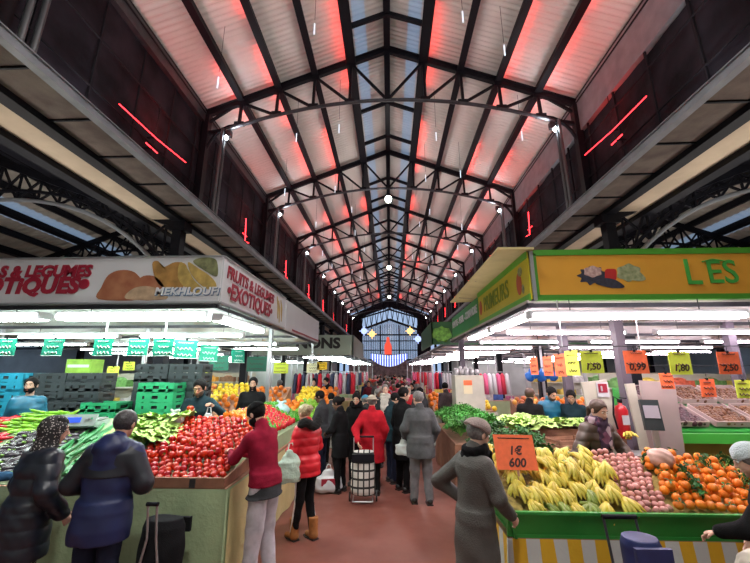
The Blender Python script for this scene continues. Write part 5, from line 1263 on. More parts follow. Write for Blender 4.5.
# ================================================================ RIGHT STALL (front)
def _stripe(m, N, L, b, tc):
    sx_ = N.new('ShaderNodeSeparateXYZ'); L.new(tc.outputs['Object'], sx_.inputs[0]); a = N.new('ShaderNodeMath'); L.new(sx_.outputs[0], a.inputs[0]); L.new(sx_.outputs[1], a.inputs[1])
    f = N.new('ShaderNodeMath'); f.operation = 'MULTIPLY'; L.new(a.outputs[0], f.inputs[0]); f.inputs[1].default_value = 4.4
    g = N.new('ShaderNodeMath'); g.operation = 'FRACT'; L.new(f.outputs[0], g.inputs[0]); h = N.new('ShaderNodeMath'); h.operation = 'GREATER_THAN'; L.new(g.outputs[0], h.inputs[0]); h.inputs[1].default_value = .5
    mx = N.new('ShaderNodeMix'); mx.data_type = 'RGBA'; L.new(h.outputs[0], mx.inputs[0]); mx.inputs[6].default_value = (.72, .42, .02, 1); mx.inputs[7].default_value = (.60, .62, .60, 1); L.new(mx.outputs[2], b.inputs[0])
m_str = mat('yellow_white_striped_cloth', (.7, .5, .1), .7, build=_stripe, bump=(12, .3))
table('market table under yellow and white striped cloth', 1.0, 4.9, 3.54, 4.5, .72, m_str, 'lfr')
t = empty('display_trough', (0, 0, 0), 'green trough heaped with bananas, shallots and oranges', 'trough')
x0, x1, y0, y1 = .99, 4.95, 3.50, 4.50
def trough_wall(a, b_, oin, z0=.725, z1=.925, th=.02, lean=.05):
    a, b_ = Vector((*a, 0)), Vector((*b_, 0)); o_ = Vector((*oin, 0)); mb = MB()
    P = [a + o_ * lean, b_ + o_ * lean]; Q = [a, b_]
    vs = [P[0] + Vector((0, 0, z0)), P[1] + Vector((0, 0, z0)), Q[1] + Vector((0, 0, z1)), Q[0] + Vector((0, 0, z1))]; vs += [v + o_ * th for v in vs]
    mb.add(vs, [(0, 1, 2, 3), (7, 6, 5, 4), (3, 2, 6, 7), (0, 4, 5, 1), (0, 3, 7, 4), (1, 5, 6, 2)]); mb.bar(Q[0] + Vector((0, 0, z1)), Q[1] + Vector((0, 0, z1)), .035, .02); return mb
trough_wall((x0, y0), (x1, y0), (0, 1)).build('front_wall', m_tray, t); trough_wall((x0, y0), (x0, y1), (1, 0)).build('side_wall', m_tray, t); trough_wall((x1, y1), (x1, y0), (-1, 0)).build('side_wall', m_tray, t)
trough_wall((x0, y1), (x1, y1), (0, -1), .725, 1.10).build('back_wall', m_tray, t)
MB().b2((x0 + .04, y0 + .04, .72), (x1 - .04, y1 - .02, .745)).build('trough_bottom', m_tray, t)
def zr(x, y): return .84 + (y - 3.55) * (.52 if x < 2.3 else .44) + .05 * math.sin(x * 3)
slope(MB(), x0 + .06, x1 - .1, y0 + .06, 4.30, lambda x, y: zr(x, y) - .02, base=.745, n=24).build('filling', mat('straw_paper', (.30, .22, .06), .8, noise=(20, .4)), t)
prs = [proto('banana_bunch', b_bunch(p_ban, 5), 'bunch of ripe yellow bananas in the green trough', 'bananas', 'ripe banana bunches in the trough'), None]
prg = proto('banana_bunch', b_bunch(p_bang, 4), 'bunch of greenish bananas at the foot of the banana heap', 'bananas', 'greenish banana bunches in the trough')
k = 0
for j in range(7):
    for i in range(9):
        x = 1.12 + i * .118 + (.08 if j % 2 else 0) + random.uniform(-.03, .03); y = 3.65 + j * .105; 
        if x > 2.10 or (i == 0 and j == 0): continue
        green = (j == 0 and i in (2, 3, 5, 6)) or (j == 1 and i == 5)
        place(prg if green else prs[0], (x, y + .06, zr(x, y) + .055 + (j % 2) * .02), (random.uniform(-.6, -.25), random.uniform(-.35, .35), PI + random.uniform(-.9, .9)), random.uniform(1.0, 1.2)); k += 1
for i in range(7): place(prs[0], (1.3 + i * .14, 4.02 + (i % 3) * .1, zr(1.5, 4.05) + .13), (random.uniform(-.7, -.2), random.uniform(-.4, .4), PI + random.uniform(-1.2, 1.2)), 1.15)
pr = proto('shallot', b_round('shallot', p_shal, .030, False, 1.15, .06), 'pinkish shallot in the heap between bananas and oranges', 'shallot', 'shallots in the trough')
field(pr, 1.98, 2.66, 3.60, 4.28, zr, .062, .03, .12, (.88, 1.0), 3, test=lambda x, y: 2.12 < x < 2.42 + (y - 3.6) * .25)
PO = proto('orange', b_round('orange', p_or, .042, True), 'orange with leaf sprig in the green trough', 'orange', 'oranges in the trough')
PO2 = proto('orange', b_round('orange', p_or, .042), 'leafless orange in the green trough', 'orange', 'leafless oranges in the trough')
for dz, p_, lim in ((.04, .083, 200), (.10, .125, 60)): field([PO, PO2, PO2], 2.42, 3.50, 3.62 if dz < .05 else 3.75, 4.28, zr, p_ + .004, dz, .1, (.88, 1.0), .7, lim=lim, test=lambda x, y: x > 2.46 + (y - 3.6) * .25)
pr = proto('red_potato', b_round('red_potato', p_pot, .036, False, .8, .08), 'small red potato beside the oranges', 'potato', 'red potatoes beside the oranges')
field(pr, 3.66, 3.95, 3.58, 4.26, zr, .072, .035, .25, (.9, 1.2), 2)
pr = proto('leafy_sprig', b_herb(p_herb2, 24, .09, 'leafy_sprig'), 'dark leafy sprig laid among the oranges', 'leaves', 'leafy sprigs among the oranges')
for (x, y) in ((2.65, 4.05), (2.8, 3.72), (3.1, 4.1), (3.42, 3.9), (3.5, 3.7), (3.4, 4.15), (2.75, 3.9)): place(pr, (x, y, zr(x, y) + .09), (random.uniform(-1, 1), 1.2, random.uniform(0, 6)), 1.0)
pr = proto('spring_onion_bundle', b_herb(p_herb, 40, .10, 'leafy_bundle'), 'green leafy bundle between the oranges and the red potatoes', 'leaves', 'leafy bundles beside the red potatoes')
for i in range(4): place(pr, (3.55 + i * .02, 3.66 + i * .15, zr(3.6, 3.66 + i * .15) + .04), (.5, .4, i), 1)
t = card(at(515, 452, Y=3.92), -.06, .385, .32, m_otag, m_ink, 'large orange price card reading 1€ stuck in the banana heap', '1€\n600', -.35, hook=False); MB().box((0, .008, -.12), (.02, .01, .36)).build('stake', m_wood, t)
# carrier bag lying on the oranges, paper bag
def bag(name, label, cat, loc, r, m, seed=1, knot=True, sc_=(1, .8, .75)):
    t = empty(name, loc, label, cat); S = SDF((-r * 1.4,) * 3, (r * 1.4, r * 1.4, r * 1.8), r / 14)
    S.ell((0, 0, r * .55), (r * sc_[0], r * sc_[1], r * sc_[2]), None, .02)
    if knot: S.cap((0, 0, r * 1.0), (r * .1, 0, r * 1.45), r * .30, r * .12, .04); S.cap((0, 0, r * 1.35), (-r * .4, 0, r * 1.6), r * .08, r * .16, .02); S.cap((0, 0, r * 1.35), (r * .45, 0, r * 1.55), r * .08, r * .16, .02)
    S.wrinkle(r * .05, 7 / r, seed, .6); S.build('bag_body', m, t); return t
bag('paper_bag', 'crumpled pinkish paper bag lying on the oranges', 'bag', (2.72, 4.08, zr(2.7, 4.1) + .04), .12, mat('pinkish_paper', (.60, .36, .30), .7, noise=(9, .15)), 2, False, (1.1, .9, .8))
bag('plastic_bag', 'thin white plastic bag lying between lettuces and tomatoes', 'bag', (-2.98, 5.15, zl(-2.98, 5.15) + .02), .13, m_pbag, 3)
bag('plastic_bag', 'knotted pale blue plastic bag on the green peppers', 'bag', (-2.08, 7.15, 1.28), .16, mat('pale_blue_plastic', (.42, .60, .62), .35, alpha=.9, bump=(25, .5)), 4)
# the seller's bag and tomato
def carrier(label, loc, W, Hh, m, rz=0, extra=None, D=.16, straps=True):
    t = empty('carrier_bag', loc, label, 'bag', None, rz); S = SDF((-W, -D * 1.2, -Hh), (W, D * 1.2, .05), .012)
    S.loft([(-Hh, W * .42, D * .4, 0, 0), (-Hh * .85, W * .5, D * .5, 0, 0), (-Hh * .4, W * .46, D * .42, 0, 0), (-.12, W * .30, D * .25, 0, 0), (-.02, W * .14, D * .15, 0, 0)], .01)
    S.wrinkle(.006, 34, W * 9, .7); S.build('bag_body', m, t)
    if straps: MB().tube([(-W * .12, 0, -.05), (-.02, 0, .06), (.02, 0, .06), (W * .12, 0, -.05)], .008, 6).build('handle', m, t)
    if extra: MB().box((0, -D * .42, -Hh * .55), (W * .5, .01, Hh * .3)).build('printed_panel', extra, t)
    return t
carrier('white carrier bag held open by the seller in dark teal', (-2.62, 5.40, 1.52), .30, .17, m_pbag, .2)
place(PT, (-2.87, 5.345, 1.575), (0, 0, 0), 1.1, 'red tomato held up in the hand of the seller in dark teal', 'tomato in hand')
carrier('pale green carrier bag hanging from the arm of the woman in red', (-1.30, 5.02, 1.12), .34, .40, mat('pale_green_bag', (.45, .60, .50), .4, bump=(20, .5)), .6)
carrier('white carrier bag in the hand of the man in the grey anorak', (.22, 6.62, .98), .30, .26, m_pbag, 0)
t = carrier('white shopping bag with red and blue print standing on the floor', (-1.12, 7.05, .40), .50, .38, m_white, .2, m_redl, .24)
# checked trolley behind the crimson coat
def trolley(label, loc, rz, bagm, framem, W=.34, Hh=.58, checked=False, hw=.42, fm=None):
    t = empty('shopping_trolley', loc, label, 'trolley', None, rz)
    S = SDF((-W, -.2, .1), (W, .2, .9), .012); S.loft([(.14, W * .44, .11, 0, 0), (.2, W * .5, .13, 0, 0), (.45, W * .5, .14, 0, 0), (.14 + Hh * .9, W * .48, .12, 0, 0), (.14 + Hh, W * .40, .09, 0, 0)], .02); S.wrinkle(.005, 18, 3); S.build('bag', bagm, t)
    MB().box((0, -.125, .14 + Hh * .86), (W * .92, .03, .12)).build('flap', framem if checked else bagm, t)
    f = MB()
    for s in (-1, 1): f.tube([(s * W * .40, .16, .06), (s * W * hw, .17, .70), (s * W * hw, .22, .98)], .010, 6); f.tube([(s * W * .40, .16, .08), (s * W * .40, -.16, .08)], .010, 6)
    f.tube([(-W * .40, -.16, .08), (W * .40, -.16, .08)], .010, 6); f.build('frame', fm or m_alu, t)
    MB().tube([(-W * (hw + .03), .22, .98), (W * (hw + .03), .22, .98)], .017, 8).build('grip', m_steel, t)
    for s in (-1, 1):
        w_ = MB().tube([(s * (W * .5 + .01), .13, .07), (s * (W * .5 + .035), .13, .07)], .07, 18).build('wheel', mat('rubber', (.02, .02, .02), .8), t); MB().tube([(s * (W * .5 + .008), .13, .07), (s * (W * .5 + .038), .13, .07)], .025, 10).build('hub', m_alu, w_)
    return t
def _chk(m, N, L, b, tc):
    sx_ = N.new('ShaderNodeSeparateXYZ'); L.new(tc.outputs['Object'], sx_.inputs[0]); out = []
    for i, k in ((0, 11.0), (2, 8.0)):
        f = N.new('ShaderNodeMath'); f.operation = 'MULTIPLY'; L.new(sx_.outputs[i], f.inputs[0]); f.inputs[1].default_value = k
        g = N.new('ShaderNodeMath'); g.operation = 'FRACT'; L.new(f.outputs[0], g.inputs[0]); h = N.new('ShaderNodeMath'); h.operation = 'GREATER_THAN'; L.new(g.outputs[0], h.inputs[0]); h.inputs[1].default_value = .26; out.append(h)
    mm_ = N.new('ShaderNodeMath'); mm_.operation = 'MULTIPLY'; L.new(out[0].outputs[0], mm_.inputs[0]); L.new(out[1].outputs[0], mm_.inputs[1])
    mx = N.new('ShaderNodeMix'); mx.data_type = 'RGBA'; L.new(mm_.outputs[0], mx.inputs[0]); mx.inputs[6].default_value = (.02, .02, .02, 1); mx.inputs[7].default_value = (.55, .53, .50, 1); L.new(mx.outputs[2], b.inputs[0])
trolley('black and white checked shopping trolley pulled by the crimson coat', (-.46, 6.52, 0), .05, mat('checked_cloth', (.5, .5, .5), .8, build=_chk), m_steel, .40, .66, True)
trolley('black shopping trolley standing against the pale green cloth', (-2.06, 3.62, 0), PI, fab('trolley_black', (.012, .012, .014)), m_steel, .40, .66, False, .10)
trolley('navy blue shopping trolley standing before the striped cloth', (1.80, 3.06, 0), .02, mat('navy_nylon', (.02, .03, .12), .5, noise=(8, .2)), m_steel, .27, .82, False, .46, m_steel2)
bag('handbag', 'pale leather handbag on the arm of the woman in the white cap', 'bag', (2.42, 2.86, .72), .13, mat('cream_leather', (.55, .50, .42), .5), 5, False, (.7, 1.1, 1.1))
# ---- behind the trough: greens, boxes, scale, panels
table('table of leafy bunches behind the banana trough', 1.05, 2.00, 4.65, 6.0, .92, m_gcloth, 'fl', None)
P1 = proto('herb_bunch', b_herb(p_herb2, 80, .16), 'dark leafy bunch behind the large orange price card', 'herbs', 'dark leafy bunches behind the price card')
for i in range(18): place(P1, (1.18 + (i % 5) * .17 + random.uniform(-.04, .04), 4.95 + (i // 5) * .24, 1.04 + (i // 5) * .05), (random.uniform(-.5, .5), random.uniform(-.5, .5), i), random.uniform(.9, 1.2))
pr = proto('carrot', b_long('carrot', p_car, .18, .019, .05), 'orange carrot beside the dark leafy bunches', 'carrot', 'carrots beside the leafy bunches')
for i in range(22): place(pr, (1.10 + (i % 6) * .07, 4.70 + (i // 6) * .06, .98 + (i % 3) * .05), (.3, 0, 1.57 + random.uniform(-.4, .4)), 1)
def wcrate(label, loc, rz=0, W=.55, D=.36, Hh=.17, fill=None):
    t = empty('wooden_crate', loc, label, 'crate', 'wooden crates', rz); mb = MB()
    for z in (.03, .09, .15):
        for s in (-1, 1): mb.box((0, s * D / 2, z), (W, .01, .045)); mb.box((s * W / 2, 0, z), (.01, D, .045))
    mb.box((0, 0, .008), (W, D, .012)); mb.build('slatted_walls', m_wood, t)
    p = MB()
    for sx_ in (-1, 1):
        for sy in (-1, 1): p.box((sx_ * (W / 2 - .02), sy * (D / 2 - .02), .09), (.03, .03, .19))
    p.build('corner_post', m_wood, t)
    return t
nn = 0
for (x, y, n) in ((2.62, 5.85, 6), (1.98, 6.28, 6), (2.3, 5.55, 3)):
    for k in range(n):
        wcrate('slatted pinkish wooden crate, number %d from the floor in the %s stack' % (k + 1, ('tall', 'middle', 'small')[0 if x > 2.5 else (1 if n > 3 else 2)]), (x, y, k * .19 + .0), .05 * k); nn += 1
table('table of salads and parsley along the aisle beyond the leafy bunches', 1.12, 2.10, 6.75, 9.4, .86, m_card, 'fl', None)
P2 = proto('herb_bunch', b_herb(p_herb, 80, .17), 'bright green parsley bunch on the aisle-side table', 'herbs', 'parsley bunches on the aisle-side table')
for i in range(44):
    x = 1.24 + (i % 4) * .17 + random.uniform(-.04, .04); y = 6.85 + (i // 4) * .235; place(P2, (x, y, 1.02 + (i % 4) * .03), (random.uniform(-.5, .5), random.uniform(-.5, .5), i), random.uniform(.9, 1.2))
PL = proto('lettuce', b_lettuce, 'curly light green lettuce on the wooden crates behind the leafy bunches', 'lettuce', 'curly lettuces by the three men')
for i in range(12): place(PL, (1.95 + (i % 4) * .15, 6.15 + (i // 4) * .10, 1.22 + (i // 4) * .02), (random.uniform(-.4, .2), random.uniform(-.3, .3), i), random.uniform(1.1, 1.4))
t = empty('box_counter', (0, 0, 0), 'dark counter in front of the man in blue jacket carrying yellowish salads', 'counter'); MB().b2((2.30, 6.38, 0), (3.9, 6.70, 1.18)).build('counter_body', m_card, t)
for i in range(12): place(PL, (2.42 + (i % 6) * .24, 6.46 + (i // 6) * .16, 1.20), (random.uniform(-.4, .2), random.uniform(-.3, .3), i), 1.2, 'yellowish-green lettuce on the dark counter by the man in blue', 'lettuces on the dark counter')
# panels, post, extinguisher
t = empty('partition_panel', (3.00, 5.42, 0), 'leaning cream partition panel behind the fire extinguisher', 'panel'); MB().box((-.02, 0, .98), (.36, .03, 1.96), rot(0, -.10)).build('panel', m_cream, t)
t = empty('partition_panel', (3.58, 5.24, 0), 'wide mauve-grey partition panel beside the weighing scale', 'panel'); mm = mat('mauve_grey_board', (.36, .29, .28), .7, noise=(2, .1)); MB().box((.0, 0, .98), (.46, .03, 1.96), rot(0, .05)).build('panel', mm, t); MB().box((-.27, -.03, .98), (.12, .03, 1.9), rot(0, -.07)).build('edge_board', m_cream, t)
t = empty('fire_extinguisher', (3.13, 5.30, 1.22), 'red fire extinguisher on the cream panel', 'fire extinguisher')
MB().lathe([(.0, 0), (.072, .0), (.08, .03), (.08, .36), (.06, .41), (.025, .43), (.025, .46), (0, .46)], 18).build('cylinder', mat('extinguisher_red', (.45, .012, .02), .3), t)
MB().box((0, 0, .48), (.04, .05, .05)).box((.02, -.05, .52), (.03, .12, .015)).build('valve', m_steel, t)
MB().tube([(.0, -.02, .48), (-.10, -.04, .54), (-.13, -.04, .3), (-.10, -.04, .12)], .012, 6).build('hose', m_steel, t)
MB().box((0, -.0795, .24), (.09, .006, .12)).build('label_panel', m_white, t)
t = empty('exit_notice', (2.98, 5.395, 1.84), 'small red and white pictogram notice above the extinguisher', 'notice'); MB().box((0, 0, 0), (.16, .01, .2)).build('board', m_white, t); MB().box((0, -.008, .02), (.12, .006, .12)).build('pictogram', m_redl, t); MB().tube([(-.02, -.012, -.02), (-.02, -.012, .05)], .012, 6).build('pictogram_mark', m_white, t)
MB_s = empty('weighing_scale', (3.06, 4.84, 1.02), 'dark weighing scale with green display and steel plate beside the saleswoman', 'scale', None, -.25)
MB().box((0, 0, .05), (.42, .34, .08)).build('scale_body', m_bpl, MB_s); MB().box((0, 0, .10), (.46, .36, .02)).build('weighing_plate', m_alu, MB_s)
MB().box((.20, .16, .28), (.06, .05, .5)).build('display_mast', m_alu, MB_s); hd = MB().box((.18, .13, .54), (.20, .06, .36), rot(-.15)).build('display_head', m_bpl, MB_s)
MB().box((.18, .090, .42), (.15, .01, .11), rot(-.15)).build('screen', emis('green_screen', (.10, .85, .12), 1.0), hd); MB().box((.18, .10, .58), (.16, .012, .15), rot(-.15)).build('label_panel', mat('lilac_paper', (.5, .45, .52), .7), hd)
t = table('small yellow counter under the dark weighing scale', 2.75, 3.6, 4.68, 5.1, 1.02, m_ycloth, 'fl')
place(prs[0], (3.0, 5.02, 1.25), (.3, 0, 2.8), 1.1, 'banana bunch lying beside the dark weighing scale', 'lone banana bunch')
# shelf of dried fruit
def zs(x, y): return 1.30 + (y - 5.45) * .42
table('yellow-fronted counter with green edge carrying the dried fruit trays', 3.85, 7.4, 5.45, 6.75, 1.20, mat('mustard_cloth', (.40, .27, .05), .7, noise=(2, .15)), 'fl', lambda x, y: zs(x, y) - .03, m_tray)
t = empty('shelf_edge', (0, 0, 0), 'bright green rounded edge board of the dried fruit counter', 'board'); MB().b2((3.71, 5.32, 1.16), (7.4, 5.39, 1.28)).b2((3.71, 5.32, 1.16), (3.78, 6.7, 1.28)).build('edge_board', mat('bright_green_board', (.06, .40, .05), .4), t)
FR = [('date', p_date, 'brown date', .026, 1.7), ('plum', p_fig, 'dark plum', .030, 1.1)]
n_ = 0
for (x, y, W, D, kind, nm) in ((4.20, 5.78, .48, .50, 1, 'dark plums, front tray by the cucumbers'), (4.25, 6.38, .50, .50, 1, 'dark plums, back tray'), (4.80, 5.78, .52, .50, 0, 'brown dates, front tray'), (4.85, 6.38, .52, .50, 0, 'brown dates, back tray'), (5.42, 5.78, .55, .50, 0, 'brown dates, front tray near the edge'), (5.48, 6.38, .55, .50, 0, 'brown dates, back tray near the edge')):
    t = empty('fruit_tray', (x, y, zs(x, y)), 'paper-lined wooden tray of ' + nm, 'tray'); t.rotation_euler = (math.atan(.42), 0, 0)
    MB().box((0, 0, .005), (W, D, .01)).build('tray_bottom', m_pale, t); mb = MB()
    for s in (-1, 1): mb.box((0, s * D / 2, .04), (W, .012, .08)); mb.box((s * W / 2, 0, .04), (.012, D, .08))
    mb.build('tray_rim', mat('pink_paper', (.42, .31, .30), .8), t)
    pr = proto(FR[kind][0], b_round(FR[kind][0], FR[kind][1], FR[kind][3], False, .8), '%s in the tray of %s' % (FR[kind][2], nm), FR[kind][0], nm)
    field(pr, x - W / 2 + .04, x + W / 2 - .04, y - D * .44, y + D * .42, zs, .062, .042, .2, (1.3, 1.65), 3, lim=60)
pr = proto('cucumber', b_long('cucumber', p_cuc, .3, .022, .1, False), 'green cucumber leaning at the end of the dried fruit counter', 'cucumber', 'cucumbers on the dried fruit counter')
for i in range(9): place(pr, (3.93, 5.55 + i * .12, zs(3.9, 5.55 + i * .12) + .04), (0, 0, random.uniform(-.2, .2) + 1.4), 1)
# hanging blue bags
t = empty('hanging_bags', (3.4, 8.5, 2.0), 'cluster of blue plastic bags hanging behind the three men', 'bags')
for i in range(5): 
    S = SDF((-.15, -.12, -.16), (.15, .12, .16), .02); S.ell((0, 0, -.03), (.10, .08, .11), None, .02); S.cap((0, 0, .05), (0, 0, .14), .035, .015, .02); S.wrinkle(.012, 40, i, .6); S.build('bag', mat('bright_blue_plastic', (.01, .12, .45), .4), t, ((i - 2) * .13, 0, (i % 2) * .05))
MB().tube([(-.4, 0, .16), (.4, 0, .16)], .008, 5).tube([(0, 0, .16), (0, 0, 1.0)], .006, 5).build('wire', m_steel, t)
# cream pillar box with poster
t = empty('cream_kiosk_block', (2.02, 9.9, 0), 'cream-coloured block with an orange poster, topped with small white goods', 'block')
MB().b2((-.36, -.3, 0), (.36, .3, 1.98)).build('block', m_cream, t); MB().box((-.05, -.31, 1.70), (.22, .01, .34)).build('poster', mat('pale_poster', (.7, .62, .4), .7), t); MB().box((-.05, -.318, 1.80), (.21, .008, .12)).build('poster_heading', m_otag, t)
rr = random.Random(4)
for k in range(9): tag(MB().ell((0, 0, 0), (.06, .05, rr.uniform(.07, .16)), fn=lambda p: 1 + .1 * math.sin(6 * p.x + 5 * p.z)).build('wrapped_parcel', mat('wrapped_white', (.5, .48, .5), .5, noise=(20, .5)), None, (1.74 + (k % 5) * .13, 9.8 + (k // 5) * .15, 2.07)), 'small whitish wrapped parcel on top of the cream block', 'parcel', 'parcels on the cream block')
# ================================================================ FARTHER STALLS AND CROWD
rr = random.Random(11)
def fruit_proto(nm, m, r, label, group): return proto(nm, b_round(nm, m, r), label, nm, group)
def heap(label, x0, x1, y0, y1, z, items, cloth=m_gcloth, sides='fr', rise=.35, pitch=.11):
    zf = lambda x, y: z + .04 + (y - y0) / (y1 - y0) * rise
    table(label, x0, x1, y0, y1, z, cloth, sides, lambda x, y: zf(x, y) - .02, m_wood)
    n = len(items); w_ = (x1 - x0 - .1) / n
    for i, (nm, m, lab) in enumerate(items):
        lim_ = 26 if nm == 'orange' else 46; pp = max(pitch, math.sqrt((w_ - .02) * (y1 - y0 - .1) / lim_ / .8)); q_ = min(1.45, pp / .105)
        pr = fruit_proto(nm, m, .048, lab, lab + ' heap'); field(pr, x0 + .08 + i * w_, x0 + .02 + (i + 1) * w_, y0 + .08, y1 - .06, zf, pp, .04, .25, (.95 * q_, 1.15 * q_), 3, lim=lim_)
# opposite side of the aisle from the trough: citrus stall beyond the peppers
heap('citrus table with lemons nearest the bearded seller', -5.2, -2.85, 8.2, 9.1, .98, [('lemon', p_lem, 'yellow lemon behind the first seller'), ('orange', p_or, 'orange beside the lemons of the citrus table')], m_pale, 'fr', .5, .105)
heap('aisle-side table of oranges and pale melons', -2.75, -1.62, 8.3, 9.6, .95, [('orange', p_or, 'orange on the aisle-side citrus table'), ('green_apple', p_lgp, 'green apple on the aisle-side citrus table')], m_gcloth, 'fr', .35, .105)
heap('table of yellow fruit before the pair of sellers', -2.9, -1.62, 10.8, 12.2, 1.0, [('lemon', p_lem, 'yellow fruit before the pair of sellers'), ('orange', p_or, 'orange fruit before the pair of sellers')], m_pale, 'fr', .5, .12)
heap('table of red and yellow fruit deep in the citrus stall', -6.4, -3.0, 10.4, 11.4, 1.1, [('apple', p_app, 'reddish apple deep in the citrus stall'), ('lemon', p_lem, 'lemon deep in the citrus stall'), ('orange', p_or, 'orange deep in the citrus stall')], m_pale, 'f', .5, .13)
heap('table of orange fruit along the aisle beyond the cream block', 1.25, 3.1, 11.2, 13.0, .92, [('orange', p_or, 'orange fruit beyond the cream block'), ('lemon', p_lem, 'yellow fruit beyond the cream block')], m_pale, 'fl', .35, .13)
heap('table of brown-orange fruit deep beyond the three men', 3.2, 5.6, 9.4, 10.4, .95, [('apple', p_app, 'reddish fruit beyond the three men'), ('orange', p_or, 'orange fruit beyond the three men')], m_wood, 'f', .4, .13)
for (sd, y) in [(s, y) for y in (15.5, 19.5, 24, 29, 35, 41) for s in (-1, 1)]:
    a, b_ = sorted((sd * 1.75, sd * 5.6)); nm = ('NONS', 'lettuce')[sd > 0]
    t = table('distant goods table at the %s-sign side, %s row back' % (nm, ['first', 'second', 'third', 'fourth', 'fifth', 'sixth'][(15.5, 19.5, 24, 29, 35, 41).index(y)]), a, b_, y, y + 1.6, .9, rr.choice([m_pale, m_gcloth, m_redl, m_ycloth]), 'f' + ('r' if sd < 0 else 'l'))
    for k in range(7):
        c = rr.choice([(.6, .05, .06), (.75, .35, .05), (.6, .6, .6), (.55, .12, .3), (.05, .12, .4), (.1, .3, .1), (.7, .55, .1)])
        x = a + .3 + k * .5; w_ = rr.uniform(.2, .42); h_ = rr.uniform(.12, .4)
        m = mat('goods_%d%d%d' % tuple(int(q * 100) for q in c), c, .6, noise=(9, .25))
        tag(MB().box((0, 0, h_ / 2), (w_, .4, h_)).box((0, -.02, h_ + .012), (w_ * .8, .3, .03)).build('goods_box', m, None, (x, y + .4 + rr.uniform(0, .4), .9)), 'small box of goods on a distant market table', 'box', 'boxes of goods on the distant tables')
# wide stalls beside the aisles' back part
for (x0_, x1_, y_, nm_) in ((-13.5, -6.8, 12.0, 'behind the black crates'), (-13.0, -6.8, 18.0, 'deep behind the black crates'), (6.9, 13.5, 12.0, 'beyond the dried fruit'), (6.9, 13.0, 18.0, 'deep beyond the dried fruit')):
    t = empty('market_shelf', ((x0_ + x1_) / 2, y_, 0), 'wide two-level market shelf %s' % nm_, 'shelf'); wd_ = x1_ - x0_
    MB().box((0, 0, 1.0), (wd_, .9, .05)).box((0, .35, 1.55), (wd_, .45, .04)).build('shelf_board', m_pale, t); MB().box((0, .6, 1.0), (wd_, .04, 2.0)).build('back_panel', m_cream, t); MB().box((0, -.44, .5), (wd_, .03, 1.0)).build('front_panel', m_gcloth, t)
    for k in range(7):
        for lv in (0, 1):
            c = rr.choice([(.6, .12, .06), (.75, .35, .05), (.6, .6, .6), (.15, .35, .1), (.7, .55, .1), (.3, .15, .08)]); m = mat('goods_%d%d%d' % tuple(int(q * 100) for q in c), c, .6, noise=(9, .25))
            tag(MB().box((0, 0, .11), (.7, .34, .22)).ell((0, 0, .22), (.22, .15, .10), n=10, m=6).build('goods_box', m, None, (x0_ + .4 + k * (wd_ - .8) / 6, y_ + (-.2 if not lv else .33), 1.026 if not lv else 1.571)), 'filled box on the wide market shelf ' + nm_, 'box', 'boxes on the wide shelf ' + nm_)
# clothes rails with red and pink garments in the distance
for i, (x, y) in enumerate(((-1.9, 14.2), (-3.2, 14.4), (-2.6, 18.2), (2.4, 18.0), (3.9, 14.2), (-2.3, 22.5), (2.6, 22.5), (2.2, 27.5), (-2.2, 27.5))):
    t = empty('clothes_rail', (x, y, 0), 'distant rail of hanging garments, %s along the hall' % ordn[i], 'clothes rail')
    MB().tube([(-.6, 0, 0), (-.6, 0, 2.05), (.6, 0, 2.05), (.6, 0, 0)], .02, 6).build('rail_frame', m_alu, t)
    for k in range(7):
        c = rr.choice([(.65, .02, .04), (.7, .12, .25), (.5, .03, .06), (.6, .6, .62), (.05, .06, .12), (.75, .3, .4)]); m = mat('garment_%d%d%d' % tuple(int(q * 100) for q in c), c, .8)
        gx = -.48 + k * .16
        mb = MB().lathe([(.02, 2.0), (.07, 1.93), (.085, 1.6), (.10, 1.25), (.0, 1.25)], 8, (gx, 0, 0)); mb.v = [(v[0], v[1] * 2.4, v[2]) for v in mb.v]; mb.build('garment', m, t)
# canopies far down both sides
CL = [(-1, 17.2, 20.2), (1, 12.7, 17.2), (-1, 20.3, 23.3), (1, 18.2, 24), (-1, 24.5, 32.3), (1, 25, 32.3), (-1, 32.5, 41), (1, 33, 42)]
for i, (sd, y0, y1) in enumerate(CL):
    for ou in (0, 1):
        if ou and y0 > 32.4: continue
        a, b_ = sorted((sd * (1.86 if not ou else 6.4), sd * (5.6 if not ou else 13))); canopy('distant pale canopy over the %s part of the %s side, %s along' % (('inner', 'outer')[ou], ('NONS', 'lettuce')[sd > 0], ordn[i // 2]), a, b_, y0, y1, 2.98, m_soff if sd < 0 else m_soffr, [(sd * (1.95 if not ou else 12.8), y1 - .1), (sd * (5.2 if not ou else 6.6), y0 + .2)])
canopy('distant pale canopy behind the black crates, outer part before the NONS row', -13, -6.8, 13.0, 16.9, 2.98, m_soff, [(-7, 13.2), (-12.8, 16.8)])
rows = []
for y in (7.0, 9.2, 11.4): rows += [(-1, y, x) for x in (-3.9, -6.4, -8.9)] + [(1, y - .3, x) for x in (3.2, 5.8, 8.4)]
for y in (13.8, 15.6, 18.6, 19.6, 22.6): rows += [(-1, y, x) for x in (-3.4, -8.2, -10.6) if x < -7 or y > 17] + [(1, y, x) for x in (3.4, 8.2, 10.6)]
rows += [(s_, y, s_ * x) for s_ in (-1, 1) for y in (27.5, 31.5) for x in (8.0, 11.5)]
for y in (26, 29, 32.5, 36, 40): rows += [(-1, y, -3.1), (1, y, 3.1)]
for sd, y, x in rows: lamp(x, y, 2.76, 2.1, 'x', sd > 0, 'fluorescent lamp in a row under the farther %s-side canopies' % ('NONS', 'lettuce')[sd > 0], 'fluorescent lamps farther down the hall, %s side' % ('NONS', 'lettuce')[sd > 0], .11)
